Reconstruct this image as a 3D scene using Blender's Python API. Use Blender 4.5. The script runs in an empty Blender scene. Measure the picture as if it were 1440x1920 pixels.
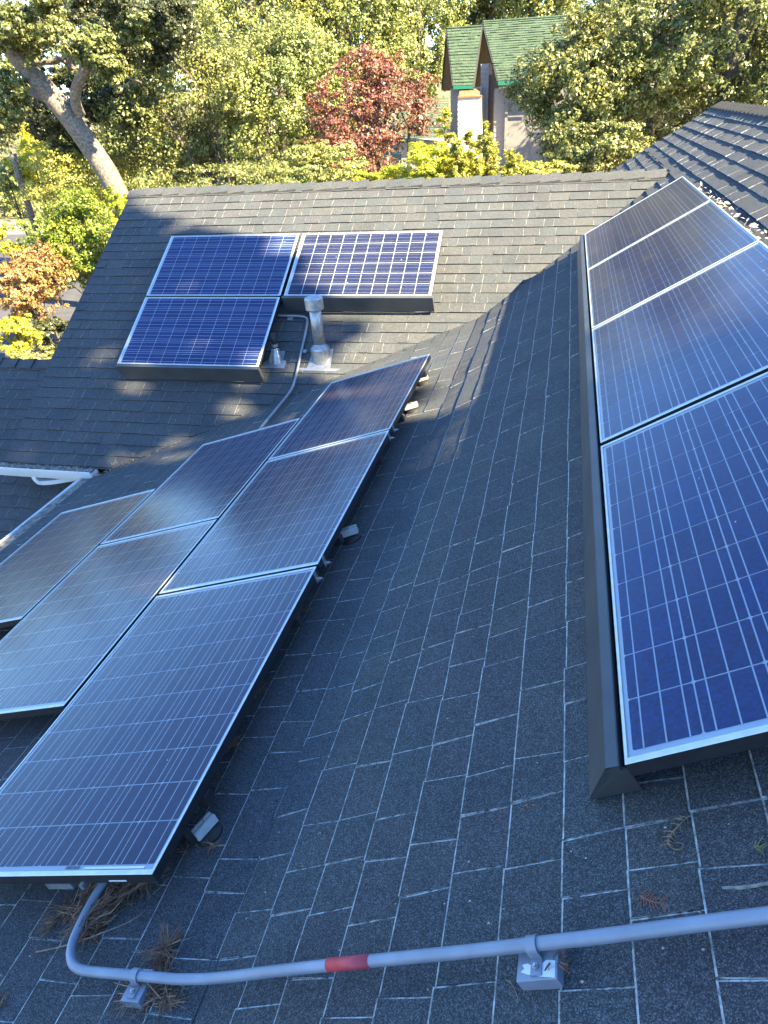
import bpy, math, random
import numpy as np
from mathutils import Vector, Matrix

sc = bpy.context.scene
COL = sc.collection
random.seed(7)
rng = np.random.default_rng(7)

# ------------------------------------------------------------------ camera
F_PX = 1342.3                      # focal length for a picture 1920 high
YAW, PITCH, ROLL = -0.2548, -0.5243, -0.0623
cy, sy = math.cos(YAW), math.sin(YAW)
cp, sp = math.cos(PITCH), math.sin(PITCH)
FWD = Vector((sy * cp, cy * cp, sp))
_r = Vector((cy, -sy, 0)); _u = _r.cross(FWD)
RIGHT = _r * math.cos(ROLL) + _u * math.sin(ROLL)
UP = -_r * math.sin(ROLL) + _u * math.cos(ROLL)
cam_data = bpy.data.cameras.new('camera')
cam = bpy.data.objects.new('camera', cam_data)
COL.objects.link(cam)
cam_data.sensor_fit = 'VERTICAL'; cam_data.sensor_height = 36.0
cam_data.lens = 36.0 * F_PX / 1920.0
cam_data.clip_start = 0.05; cam_data.clip_end = 2000
M = Matrix((RIGHT, UP, -FWD)).transposed().to_4x4()
cam.matrix_world = M
sc.camera = cam

# ------------------------------------------------------------------ light
SUN_AZ = math.radians(115)          # from +Y (away) towards +X (right)
s = Vector((math.sin(SUN_AZ), math.cos(SUN_AZ), 0.86 * math.sin(SUN_AZ))).normalized()
SUN_DIR = s
SUN_EL = math.asin(s.z)
world = bpy.data.worlds.new('World'); sc.world = world
world.use_nodes = True
wn = world.node_tree; wn.nodes.clear()
sky = wn.nodes.new('ShaderNodeTexSky'); sky.sky_type = 'NISHITA'; sky.sun_disc = False
sky.sun_elevation = SUN_EL; sky.sun_rotation = SUN_AZ
sky.air_density = 1.0; sky.dust_density = 0.15; sky.ozone_density = 4.0
bg = wn.nodes.new('ShaderNodeBackground'); bg.inputs[1].default_value = 0.079
wo = wn.nodes.new('ShaderNodeOutputWorld')
tint = wn.nodes.new('ShaderNodeMix'); tint.data_type = 'RGBA'; tint.blend_type = 'MULTIPLY'; tint.inputs[0].default_value = 1.0
tint.inputs[7].default_value = (0.78, 0.96, 1.12, 1)          # clear autumn sky, a little bluer
wn.links.new(sky.outputs[0], tint.inputs[6]); wn.links.new(tint.outputs[2], bg.inputs[0]); wn.links.new(bg.outputs[0], wo.inputs[0])
sd = bpy.data.lights.new('sun', 'SUN'); sd.energy = 5.0; sd.angle = math.radians(0.55)
sd.color = (1.0, 0.83, 0.53)
sun = bpy.data.objects.new('sun', sd); COL.objects.link(sun)
sun.rotation_euler = (-SUN_DIR).to_track_quat('-Z', 'Y').to_euler()
sc.view_settings.view_transform = 'Standard'; sc.view_settings.look = 'None'
sc.view_settings.gamma = 1.0; sc.view_settings.use_curve_mapping = False
sc.view_settings.exposure = 3.06

# ------------------------------------------------------------------ helpers
def ray(px, py):
    return FWD + RIGHT * ((px - 720) / F_PX) - UP * ((py - 960) / F_PX)

def at(px, py, Y):
    d = ray(px, py)
    return d * (Y / d.y)

def ground_at(px, py, z):
    d = ray(px, py)
    return d * (z / d.z)

def project(P):
    z = P.dot(FWD)
    return 720 + F_PX * P.dot(RIGHT) / z, 960 - F_PX * P.dot(UP) / z, z

class Frame:
    """a roof plane: ex, ey in the plane, n its normal, n.P = -d"""
    def __init__(self, ex, ey, d):
        self.ex, self.ey = Vector(ex), Vector(ey)
        self.n = self.ex.cross(self.ey); self.d = d
    def P(self, a, b, h=0.0):
        return self.ex * a + self.ey * b + self.n * (h - self.d)
    def ab(self, P):
        return P.dot(self.ex), P.dot(self.ey)
    def hit(self, px, py, h=0.0):
        r = ray(px, py)
        return r * ((h - self.d) / self.n.dot(r))
    def mat(self, a, b, h=0.0):
        m = Matrix((self.ex, self.ey, self.n)).transposed().to_4x4()
        m.translation = self.P(a, b, h)
        return m

def mesh_obj(name, verts, faces, mats, parent=None, mi=None, smooth=False):
    me = bpy.data.meshes.new(name)
    me.from_pydata([tuple(v) for v in verts], [], faces)
    if not isinstance(mats, (list, tuple)): mats = [mats]
    for m in mats: me.materials.append(m)
    if mi is not None: me.polygons.foreach_set('material_index', mi)
    if smooth: me.polygons.foreach_set('use_smooth', [True] * len(me.polygons))
    me.update()
    o = bpy.data.objects.new(name, me); COL.objects.link(o)
    if parent: o.parent = parent
    return o

def empty(name, label, cat, loc=(0, 0, 0), group=None):
    o = bpy.data.objects.new(name, None); COL.objects.link(o)
    o.empty_display_size = 0.1
    o.location = loc
    tag(o, label, cat, group)
    return o

def tag(o, label=None, cat=None, group=None, kind=None):
    if label: o['label'] = label
    if cat: o['category'] = cat
    if group: o['group'] = group
    if kind: o['kind'] = kind
    return o

class MB:
    """collects pieces for ONE mesh"""
    def __init__(self): self.v = []; self.f = []; self.m = []
    def quad(self, a, b, c, d, m=0):
        i = len(self.v); self.v += [Vector(a), Vector(b), Vector(c), Vector(d)]
        self.f.append((i, i+1, i+2, i+3)); self.m.append(m)
    def poly(self, pts, m=0):
        i = len(self.v); self.v += [Vector(p) for p in pts]
        self.f.append(tuple(range(i, i + len(pts)))); self.m.append(m)
    def box(self, lo, hi, T=None, m=0, bev=0.0):
        x0, y0, z0 = lo; x1, y1, z1 = hi
        i = len(self.v)
        if bev <= 0:
            P = [(x0,y0,z0),(x1,y0,z0),(x1,y1,z0),(x0,y1,z0),(x0,y0,z1),(x1,y0,z1),(x1,y1,z1),(x0,y1,z1)]
            Fc = [(0,3,2,1),(4,5,6,7),(0,1,5,4),(1,2,6,5),(2,3,7,6),(3,0,4,7)]
        else:
            b = bev
            P = [(x0,y0,z0),(x1,y0,z0),(x1,y1,z0),(x0,y1,z0),(x0,y0,z1-b),(x1,y0,z1-b),(x1,y1,z1-b),(x0,y1,z1-b),
                 (x0+b,y0+b,z1),(x1-b,y0+b,z1),(x1-b,y1-b,z1),(x0+b,y1-b,z1)]
            Fc = [(0,3,2,1),(0,1,5,4),(1,2,6,5),(2,3,7,6),(3,0,4,7),(4,5,9,8),(5,6,10,9),(6,7,11,10),(7,4,8,11),(8,9,10,11)]
        for p in P:
            p = Vector(p); self.v.append(T @ p if T is not None else p)
        for f in Fc: self.f.append(tuple(i + k for k in f)); self.m.append(m)
    def tube(self, pts, rad, seg=10, m=0, cap=True):
        pts = [Vector(p) for p in pts]; n = len(pts)
        if not isinstance(rad, (list, tuple)): rad = [rad] * n
        base = len(self.v); prev = None
        for k in range(n):
            t = (pts[min(k+1, n-1)] - pts[max(k-1, 0)])
            if t.length < 1e-9: t = Vector((0, 0, 1))
            t.normalize()
            if prev is None:
                a = t.cross(Vector((0, 0, 1)))
                if a.length < 0.05: a = t.cross(Vector((1, 0, 0)))
            else: a = prev - t * prev.dot(t)
            a.normalize(); prev = a; b = t.cross(a)
            for j in range(seg):
                w = 2 * math.pi * j / seg
                self.v.append(pts[k] + (a * math.cos(w) + b * math.sin(w)) * rad[k])
        for k in range(n - 1):
            for j in range(seg):
                a0 = base + k*seg + j; a1 = base + k*seg + (j+1) % seg
                self.f.append((a0, a1, a1 + seg, a0 + seg)); self.m.append(m)
        if cap:
            self.f.append(tuple(base + j for j in reversed(range(seg)))); self.m.append(m)
            self.f.append(tuple(base + (n-1)*seg + j for j in range(seg))); self.m.append(m)
    def build(self, name, mats, parent=None, smooth=False):
        return mesh_obj(name, self.v, self.f, mats, parent, self.m, smooth)

def smooth_path(pts, it=2):
    pts = [Vector(p) for p in pts]
    for _ in range(it):
        q = [pts[0]]
        for a, b in zip(pts, pts[1:]):
            q += [a * .75 + b * .25, a * .25 + b * .75]
        q.append(pts[-1]); pts = q
    return pts

# ------------------------------------------------------------------ materials
def new_mat(name):
    m = bpy.data.materials.new(name); m.use_nodes = True
    nt = m.node_tree; nt.nodes.clear()
    out = nt.nodes.new('ShaderNodeOutputMaterial')
    return m, nt, out

def N(nt, kind, **kw):
    n = nt.nodes.new(kind)
    for k, v in kw.items():
        if k.startswith('i_'):
            n.inputs[k[2:].replace('_', ' ')].default_value = v
        elif k.startswith('n'):
            n.inputs[int(k[1:])].default_value = v
        else: setattr(n, k, v)
    return n

def ramp(nt, stops, interp='LINEAR'):
    r = nt.nodes.new('ShaderNodeValToRGB'); r.color_ramp.interpolation = interp
    e = r.color_ramp.elements
    while len(e) < len(stops): e.new(0.5)
    for q, (p, c) in zip(e, stops):
        q.position = p; q.color = (*c, 1) if len(c) == 3 else c
    return r

def simple(name, col, rough=0.6, metal=0.0, noise=0.25, scale=30.0, bump=0.0, col2=None, spec=0.5):
    m, nt, out = new_mat(name)
    b = N(nt, 'ShaderNodeBsdfPrincipled')
    b.inputs['Roughness'].default_value = rough; b.inputs['Metallic'].default_value = metal
    b.inputs['Specular IOR Level'].default_value = spec
    tc = N(nt, 'ShaderNodeTexCoord')
    nz = N(nt, 'ShaderNodeTexNoise'); nz.inputs['Scale'].default_value = scale; nz.inputs['Detail'].default_value = 6
    nt.links.new(tc.outputs['Object'], nz.inputs['Vector'])
    c2 = col2 or tuple(c * (1 - noise) for c in col)
    c1 = tuple(min(1, c * (1 + noise)) for c in col)
    r = ramp(nt, [(0.3, c2), (0.7, c1)])
    nt.links.new(nz.outputs['Fac'], r.inputs['Fac']); nt.links.new(r.outputs[0], b.inputs['Base Color'])
    if bump:
        bp = N(nt, 'ShaderNodeBump'); bp.inputs['Strength'].default_value = bump; bp.inputs['Distance'].default_value = 0.01
        nt.links.new(nz.outputs['Fac'], bp.inputs['Height']); nt.links.new(bp.outputs[0], b.inputs['Normal'])
    nt.links.new(b.outputs[0], out.inputs[0])
    return m

def shingle_mat(name, dark, light, tints, green=False, grain=420.0):
    """granule covered asphalt: fine speckle, per-piece tint, blotches"""
    m, nt, out = new_mat(name); L = nt.links.new
    b = N(nt, 'ShaderNodeBsdfPrincipled'); b.inputs['Roughness'].default_value = 0.93
    b.inputs['Specular IOR Level'].default_value = 0.25
    g = N(nt, 'ShaderNodeNewGeometry'); oi = N(nt, 'ShaderNodeObjectInfo')
    add = N(nt, 'ShaderNodeMath', operation='ADD'); fr = N(nt, 'ShaderNodeMath', operation='FRACT')
    L(g.outputs['Random Per Island'], add.inputs[0]); L(oi.outputs['Random'], add.inputs[1]); L(add.outputs[0], fr.inputs[0])
    tr = ramp(nt, [(i / (len(tints)), t) for i, t in enumerate(tints)], 'CONSTANT')
    L(fr.outputs[0], tr.inputs['Fac'])
    vor = N(nt, 'ShaderNodeTexVoronoi'); vor.inputs['Scale'].default_value = grain
    L(g.outputs['Position'], vor.inputs['Vector'])
    gr = ramp(nt, [(0.0, dark), (0.55, tuple((a + c) * .42 for a, c in zip(dark, light))), (0.86, light), (1.0, tuple(min(1, c * 1.45) for c in light))])
    sep = N(nt, 'ShaderNodeSeparateColor'); L(vor.outputs['Color'], sep.inputs[0]); L(sep.outputs[0], gr.inputs['Fac'])
    mul = N(nt, 'ShaderNodeMix', data_type='RGBA', blend_type='MULTIPLY'); mul.inputs[0].default_value = 1.0
    L(gr.outputs[0], mul.inputs[6]); L(tr.outputs[0], mul.inputs[7])
    nz = N(nt, 'ShaderNodeTexNoise'); nz.inputs['Scale'].default_value = 2.3; nz.inputs['Detail'].default_value = 8
    L(g.outputs['Position'], nz.inputs['Vector'])
    br = ramp(nt, [(0.3, (.84, .84, .85)), (0.55, (1, 1, 1)), (0.8, (1.03, 1.01, .98))])
    L(nz.outputs['Fac'], br.inputs['Fac'])
    mul2 = N(nt, 'ShaderNodeMix', data_type='RGBA', blend_type='MULTIPLY'); mul2.inputs[0].default_value = 1.0
    L(mul.outputs[2], mul2.inputs[6]); L(br.outputs[0], mul2.inputs[7])
    n3 = N(nt, 'ShaderNodeTexNoise'); n3.inputs['Scale'].default_value = 45; n3.inputs['Detail'].default_value = 5
    L(g.outputs['Position'], n3.inputs['Vector'])
    b3 = ramp(nt, [(0.3, (.88, .88, .88)), (0.7, (1.10, 1.10, 1.10))])
    L(n3.outputs['Fac'], b3.inputs['Fac'])
    mul3 = N(nt, 'ShaderNodeMix', data_type='RGBA', blend_type='MULTIPLY'); mul3.inputs[0].default_value = 1.0
    L(mul2.outputs[2], mul3.inputs[6]); L(b3.outputs[0], mul3.inputs[7])
    L(mul3.outputs[2], b.inputs['Base Color'])
    bp = N(nt, 'ShaderNodeBump'); bp.inputs['Strength'].default_value = 0.55; bp.inputs['Distance'].default_value = 0.002
    L(sep.outputs[1], bp.inputs['Height'])
    bp2 = N(nt, 'ShaderNodeBump'); bp2.inputs['Strength'].default_value = 0.5; bp2.inputs['Distance'].default_value = 0.004
    L(n3.outputs['Fac'], bp2.inputs['Height']); L(bp.outputs[0], bp2.inputs['Normal'])
    L(bp2.outputs[0], b.inputs['Normal'])
    L(b.outputs[0], out.inputs[0])
    return m

def edge_mat(name, dark, pale, thr=(0.44, 0.60), scale=38):
    """worn shingle edges: pale mineral smudges broken up by noise"""
    m, nt, out = new_mat(name); L = nt.links.new
    b = N(nt, 'ShaderNodeBsdfPrincipled'); b.inputs['Roughness'].default_value = 0.9
    b.inputs['Specular IOR Level'].default_value = 0.2
    g = N(nt, 'ShaderNodeNewGeometry')
    nz = N(nt, 'ShaderNodeTexNoise'); nz.inputs['Scale'].default_value = scale; nz.inputs['Detail'].default_value = 7
    nz.inputs['Roughness'].default_value = 0.75
    L(g.outputs['Position'], nz.inputs['Vector'])
    r = ramp(nt, [(thr[0], dark), (thr[1], pale)])
    L(nz.outputs['Fac'], r.inputs['Fac']); L(r.outputs[0], b.inputs['Base Color'])
    L(b.outputs[0], out.inputs[0])
    return m

TINTS = [(1, 1, 1), (.92, .96, .98), (1.0, .96, .99), (.95, 1.0, 1.01), (1.05, 1.03, 1.0), (.88, .91, .95), (.98, .97, .96)]
M_SH = shingle_mat('shingle_granules', (.027, .031, .034), (.100, .107, .112), TINTS)
M_EDGE = edge_mat('shingle_course_edge', (.06, .067, .072), (.38, .42, .43), (0.34, 0.62))
M_JOINT = edge_mat('shingle_joint_edge', (.05, .055, .06), (.45, .49, .49), (0.39, 0.60), 48)
M_EDGEF = edge_mat('far_course_edge', (.05, .053, .056), (.13, .135, .135), (0.4, 0.65), 20)
M_JOINTF = edge_mat('far_joint_edge', (.06, .063, .063), (.27, .265, .25), (0.42, 0.60), 14)
M_BUTT = simple('shingle_butt', (.035, .036, .038), 0.95, noise=.4, scale=60)
M_DECK = simple('roof_underlay', (.03, .03, .032), 0.95)
M_GREEN = shingle_mat('green_shingle_granules', (.028, .050, .032), (.080, .115, .078), [(1, 1, 1), (.9, .95, .92), (1.08, 1.06, 1.0), (.86, .9, .9)], grain=60)
M_LIP = simple('frame_aluminium', (.52, .56, .56), 0.42, metal=0.25, noise=.12, scale=25)
M_FSIDE = simple('frame_side_dark', (.012, .013, .016), 0.5, noise=.3)
M_BACK = simple('backsheet_white', (.72, .76, .78), 0.5, noise=.05, scale=8)
M_RIBBON = simple('cell_ribbon', (.66, .70, .74), 0.4, metal=0.0, noise=.05)
M_SKIRT = simple('skirt_dark_metal', (.062, .068, .072), 0.45, metal=0.2, noise=.18, scale=5, bump=.05)
M_GALV = simple('galvanised_metal', (.32, .335, .35), 0.45, metal=0.7, noise=.2, scale=30)
M_CONDUIT = simple('painted_conduit', (.20, .235, .29), 0.5, metal=0.15, noise=.13, scale=14)
M_CONDUIT2 = simple('grey_conduit', (.24, .26, .28), 0.45, metal=0.3, noise=.13, scale=14)
M_RED = simple('red_label', (.42, .045, .06), 0.55, noise=.18, scale=40)
M_WHITE = simple('white_gutter_paint', (.58, .62, .64), 0.45, noise=.06, scale=9)
M_BLACK = simple('black_rubber', (.012, .012, .013), 0.7)
M_TWIG = simple('dry_twig', (.22, .15, .09), 0.85, noise=.5, scale=60)
M_NEEDLE = simple('dry_needles', (.17, .095, .06), 0.85, noise=.6, scale=50)
M_LEAFDRY = simple('dry_leaf', (.17, .14, .10), 0.8, noise=.5, scale=40)
M_PALELEAF = simple('pale_leaf', (.36, .32, .26), 0.8, noise=.3, scale=40)
M_BARK = simple('oak_bark', (.125, .105, .085), 0.9, noise=.6, scale=14, bump=1.0)
M_BARKD = simple('dark_bark', (.07, .055, .045), 0.9, noise=.4, scale=8, bump=.6)
M_STUCCO = simple('house_wall_stucco', (.19, .175, .165), 0.9, noise=.08, scale=6)
M_SIDING = simple('siding_taupe', (.27, .24, .225), 0.8, noise=.08, scale=6)
M_CHASE = simple('cream_siding', (.62, .58, .48), 0.7, noise=.1, scale=4)
M_BROWN = simple('brown_trim', (.19, .10, .05), 0.7, noise=.25, scale=8)
M_TRIMGREEN = simple('green_fascia', (.01, .12, .075), 0.5, noise=.1)
M_SOFFIT = simple('soffit_brown', (.16, .12, .09), 0.8, noise=.15, scale=8)
M_DARKTRIM = simple('dark_rake_board', (.03, .03, .03), 0.7)

def cell_mat(name, c1, c2, c3):
    m, nt, out = new_mat(name); L = nt.links.new
    b = N(nt, 'ShaderNodeBsdfPrincipled'); b.inputs['Roughness'].default_value = 0.42
    b.inputs['Specular IOR Level'].default_value = 0.35
    g = N(nt, 'ShaderNodeNewGeometry'); oi = N(nt, 'ShaderNodeObjectInfo')
    v = N(nt, 'ShaderNodeTexVoronoi'); v.inputs['Scale'].default_value = 110
    L(g.outputs['Position'], v.inputs['Vector'])
    s_ = N(nt, 'ShaderNodeSeparateColor'); L(v.outputs['Color'], s_.inputs[0])
    r = ramp(nt, [(0.0, c1), (0.5, c2), (1.0, c3)]); L(s_.outputs[0], r.inputs['Fac'])
    hr = ramp(nt, [(0, (.8, .8, .84)), (1, (1.18, 1.14, 1.08))]); L(oi.outputs['Random'], hr.inputs['Fac'])
    mu = N(nt, 'ShaderNodeMix', data_type='RGBA', blend_type='MULTIPLY'); mu.inputs[0].default_value = 1
    L(r.outputs[0], mu.inputs[6]); L(hr.outputs[0], mu.inputs[7]); L(mu.outputs[2], b.inputs['Base Color'])
    L(b.outputs[0], out.inputs[0])
    return m
M_CELL = cell_mat('blue_cell', (.000, .022, .13), (.001, .034, .18), (.002, .047, .24))
M_CELLP = cell_mat('violet_reflection_cell', (.012, .014, .072), (.017, .019, .10), (.025, .027, .14))  # purple reflection on the left panels is put into the cell colour
M_CELLN = cell_mat('navy_cell', (.003, .012, .060), (.005, .017, .085), (.007, .023, .11))

def glass_mat(name, dust, rough):
    m, nt, out = new_mat(name); L = nt.links.new
    tr = N(nt, 'ShaderNodeBsdfTransparent')
    gl = N(nt, 'ShaderNodeBsdfGlossy'); gl.inputs['Roughness'].default_value = rough
    fr = N(nt, 'ShaderNodeFresnel'); fr.inputs['IOR'].default_value = 1.38
    df = N(nt, 'ShaderNodeBsdfDiffuse'); df.inputs['Color'].default_value = (.42, .35, .26, 1)
    g = N(nt, 'ShaderNodeNewGeometry')
    nz = N(nt, 'ShaderNodeTexNoise'); nz.inputs['Scale'].default_value = 3.0; nz.inputs['Detail'].default_value = 8; nz.inputs['Roughness'].default_value = .65
    L(g.outputs['Position'], nz.inputs['Vector'])
    mr = N(nt, 'ShaderNodeMapRange'); mr.inputs[1].default_value = .3; mr.inputs[2].default_value = .75
    mr.inputs[3].default_value = dust * .5; mr.inputs[4].default_value = dust * 1.6
    L(nz.outputs['Fac'], mr.inputs[0])
    sp = N(nt, 'ShaderNodeTexVoronoi'); sp.inputs['Scale'].default_value = 42
    L(g.outputs['Position'], sp.inputs['Vector'])
    lt = N(nt, 'ShaderNodeMath', operation='LESS_THAN'); lt.inputs[1].default_value = .055
    L(sp.outputs['Distance'], lt.inputs[0])
    ml = N(nt, 'ShaderNodeMath', operation='MULTIPLY_ADD'); ml.inputs[1].default_value = .07
    L(lt.outputs[0], ml.inputs[0]); L(mr.outputs[0], ml.inputs[2])
    dp = N(nt, 'ShaderNodeVectorMath', operation='DOT_PRODUCT'); L(g.outputs['Incoming'], dp.inputs[0]); L(g.outputs['Normal'], dp.inputs[1])
    ad = N(nt, 'ShaderNodeMath', operation='ADD'); ad.inputs[1].default_value = .02; L(dp.outputs['Value'], ad.inputs[0])
    dv_ = N(nt, 'ShaderNodeMath', operation='DIVIDE', use_clamp=True); L(ml.outputs[0], dv_.inputs[0]); L(ad.outputs[0], dv_.inputs[1])   # dust film: longer path at a slant
    m1 = N(nt, 'ShaderNodeMixShader'); L(dv_.outputs[0], m1.inputs[0]); L(tr.outputs[0], m1.inputs[1]); L(df.outputs[0], m1.inputs[2])
    m2 = N(nt, 'ShaderNodeMixShader'); L(fr.outputs[0], m2.inputs[0]); L(m1.outputs[0], m2.inputs[1]); L(gl.outputs[0], m2.inputs[2])
    L(m2.outputs[0], out.inputs[0])
    return m
M_GLASS = glass_mat('panel_glass', 0.020, 0.16)

def leaf_mat(name, cols, trans=0.35, rough=0.45):
    m, nt, out = new_mat(name); L = nt.links.new
    g = N(nt, 'ShaderNodeNewGeometry')
    r = ramp(nt, [(i / max(1, len(cols) - 1), c) for i, c in enumerate(cols)])
    L(g.outputs['Random Per Island'], r.inputs['Fac'])
    nz = N(nt, 'ShaderNodeTexNoise'); nz.inputs['Scale'].default_value = .55; nz.inputs['Detail'].default_value = 3
    L(g.outputs['Position'], nz.inputs['Vector'])
    br = ramp(nt, [(0.3, (.7, .78, .7)), (0.7, (1.25, 1.15, .95))]); L(nz.outputs['Fac'], br.inputs['Fac'])
    mu = N(nt, 'ShaderNodeMix', data_type='RGBA', blend_type='MULTIPLY'); mu.inputs[0].default_value = 1
    L(r.outputs[0], mu.inputs[6]); L(br.outputs[0], mu.inputs[7])
    b = N(nt, 'ShaderNodeBsdfPrincipled'); b.inputs['Roughness'].default_value = rough; b.inputs['Specular IOR Level'].default_value = .5
    L(mu.outputs[2], b.inputs['Base Color'])
    t = N(nt, 'ShaderNodeBsdfTranslucent'); L(mu.outputs[2], t.inputs['Color'])
    mx = N(nt, 'ShaderNodeMixShader'); mx.inputs[0].default_value = trans
    L(b.outputs[0], mx.inputs[1]); L(t.outputs[0], mx.inputs[2]); L(mx.outputs[0], out.inputs[0])
    return m
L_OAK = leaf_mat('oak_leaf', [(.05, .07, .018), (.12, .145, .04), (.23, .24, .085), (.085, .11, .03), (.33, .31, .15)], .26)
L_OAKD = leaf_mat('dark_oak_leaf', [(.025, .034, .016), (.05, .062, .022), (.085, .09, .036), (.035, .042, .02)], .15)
L_OLIVE = leaf_mat('olive_leaf', [(.11, .14, .04), (.20, .235, .065), (.30, .31, .11), (.12, .16, .04), (.36, .35, .17)], .28)
L_LIME = leaf_mat('lime_leaf', [(.20, .28, .03), (.34, .40, .04), (.45, .45, .05), (.26, .32, .05)], .45)
L_YEL = leaf_mat('yellow_leaf', [(.42, .42, .04), (.60, .55, .06), (.36, .42, .05), (.55, .45, .08)], .45)
L_RED = leaf_mat('plum_leaf', [(.12, .04, .04), (.22, .075, .06), (.30, .12, .085), (.10, .035, .045), (.34, .24, .13)], .28)
L_ORANGE = leaf_mat('orange_leaf', [(.28, .12, .05), (.34, .20, .08), (.24, .09, .05), (.38, .30, .12), (.22, .20, .07)], .3)
L_GREEN = leaf_mat('maple_leaf', [(.07, .13, .02), (.13, .20, .03), (.20, .25, .04), (.28, .28, .05)], .4)
L_CEDAR = leaf_mat('cedar_leaf', [(.26, .28, .05), (.38, .37, .08), (.46, .42, .12), (.2, .25, .05)], .35)

def ground_mat():
    m, nt, out = new_mat('dry_ground'); L = nt.links.new
    b = N(nt, 'ShaderNodeBsdfPrincipled'); b.inputs['Roughness'].default_value = .95
    g = N(nt, 'ShaderNodeNewGeometry')
    nz = N(nt, 'ShaderNodeTexNoise'); nz.inputs['Scale'].default_value = .25; nz.inputs['Detail'].default_value = 9
    L(g.outputs['Position'], nz.inputs['Vector'])
    r = ramp(nt, [(0.3, (.09, .10, .04)), (0.5, (.24, .20, .10)), (0.7, (.36, .28, .16))]); L(nz.outputs['Fac'], r.inputs['Fac'])
    L(r.outputs[0], b.inputs['Base Color']); L(b.outputs[0], out.inputs[0])
    return m
M_GROUND = ground_mat()
M_ROAD = simple('asphalt', (.05, .05, .055), .9, noise=.25, scale=2)  # darkened: tree shade over the road is put into the colour
M_KERB = simple('kerb_concrete', (.40, .38, .35), .9, noise=.15, scale=3)

# ------------------------------------------------------------------ roof planes (metres, camera at the origin)
A1, A2, BB = 0.5333, 0.2987, 0.5435
hR, hL, hB = 0.17, 0.18, 0.25
dR, dL, dB = 1.217, 1.5795, 5.4898
c1, s1, c2, s2, cb, sb = math.cos(A1), math.sin(A1), math.cos(A2), math.sin(A2), math.cos(BB), math.sin(BB)
ROOF_R = Frame((c1, 0, s1), (0, 1, 0), dR + hR)
ROOF_L = Frame((c2, 0, s2), (0, 1, 0), dL + hL)
ROOF_B = Frame((1, 0, 0), (0, cb, sb), dB + hB)
PAN_R = Frame((c1, 0, s1), (0, 1, 0), dR)
PAN_L = Frame((c2, 0, s2), (0, 1, 0), dL)
PAN_B = Frame((1, 0, 0), (0, cb, sb), dB)
ROOF_D = Frame((1, 0, 0), (0, cb, sb), dB + hB + 0.34)

def solve3(f1, f2, axis, val):
    e = [0, 0, 0]; e[axis] = 1
    m = Matrix((f1.n, f2.n, Vector(e)))
    return m.inverted() @ Vector((-f1.d, -f2.d, val))

K0 = solve3(ROOF_R, ROOF_L, 1, 0)                  # kink line (x, z constant)
KX, KZ = K0.x, K0.z
RIDGE_BY = 9.57
ridgeB = Vector((0, RIDGE_BY, 0)); ridgeB.z = (-(ROOF_B.d) - ROOF_B.n.y * RIDGE_BY) / ROOF_B.n.z
ROOF_BB = Frame((1, 0, 0), (0, -cb, sb), 0)      # back slope (normal points the other way)
RIDGE_BX = solve3(ROOF_R, ROOF_B, 1, RIDGE_BY).x
RIDGE_AX = 2.13
RIDGE_AZ = (-(ROOF_R.d) - ROOF_R.n.x * RIDGE_AX) / ROOF_R.n.z
RAKE_AY = 13.05
EAVE_AX = -4.60
RAKE_BX = -5.72
EAVE_BY = 5.84

def clip(poly, a, b, c):
    """keep a*x+b*y<=c"""
    out = []
    for i in range(len(poly)):
        p, q = poly[i], poly[(i + 1) % len(poly)]
        dp, dq = a*p[0] + b*p[1] - c, a*q[0] + b*q[1] - c
        if dp <= 0: out.append(p)
        if (dp < 0 < dq) or (dq < 0 < dp):
            t = dp / (dp - dq); out.append((p[0] + (q[0]-p[0])*t, p[1] + (q[1]-p[1])*t))
    return out

def line_clip(fr, P, Q, inside):
    """half plane in (run, slope) coordinates through P,Q containing inside"""
    p, q, r = (P[0], P[1]), (Q[0], Q[1]), inside
    a, b = q[1] - p[1], -(q[0] - p[0]); c = a*p[0] + b*p[1]
    if a*r[0] + b*r[1] > c: a, b, c = -a, -b, -c
    return a, b, c

# run = coordinate along the course, slope = up the slope
def rs(fr, P):
    if fr in (ROOF_R, ROOF_L): return P.dot(fr.ey), P.dot(fr.ex)
    return P.dot(fr.ex), P.dot(fr.ey)
def from_rs(fr, u, v, h=0.0):
    if fr in (ROOF_R, ROOF_L): return fr.ex * v + fr.ey * u + fr.n * (h - fr.d)
    return fr.ex * u + fr.ey * v + fr.n * (h - fr.d)

vL_eave = rs(ROOF_L, Vector((EAVE_AX, 0, (-ROOF_L.d - ROOF_L.n.x*EAVE_AX)/ROOF_L.n.z)))[1]
vL_kink = rs(ROOF_L, K0)[1]; vR_kink = rs(ROOF_R, K0)[1]
vR_ridge = rs(ROOF_R, Vector((RIDGE_AX, 0, RIDGE_AZ)))[1]
LB1, LB2 = solve3(ROOF_L, ROOF_B, 1, 5), solve3(ROOF_L, ROOF_B, 1, 9)
RB1, RB2 = solve3(ROOF_R, ROOF_B, 1, 7), solve3(ROOF_R, ROOF_B, 1, 9.57)
RBe = RB2
RB3 = RBe + Vector((RB1.x - RB2.x, -(RB1.y - RB2.y), RB1.z - RB2.z))     # back valley mirrored
vR_e = rs(ROOF_R, RBe)[1]

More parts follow.
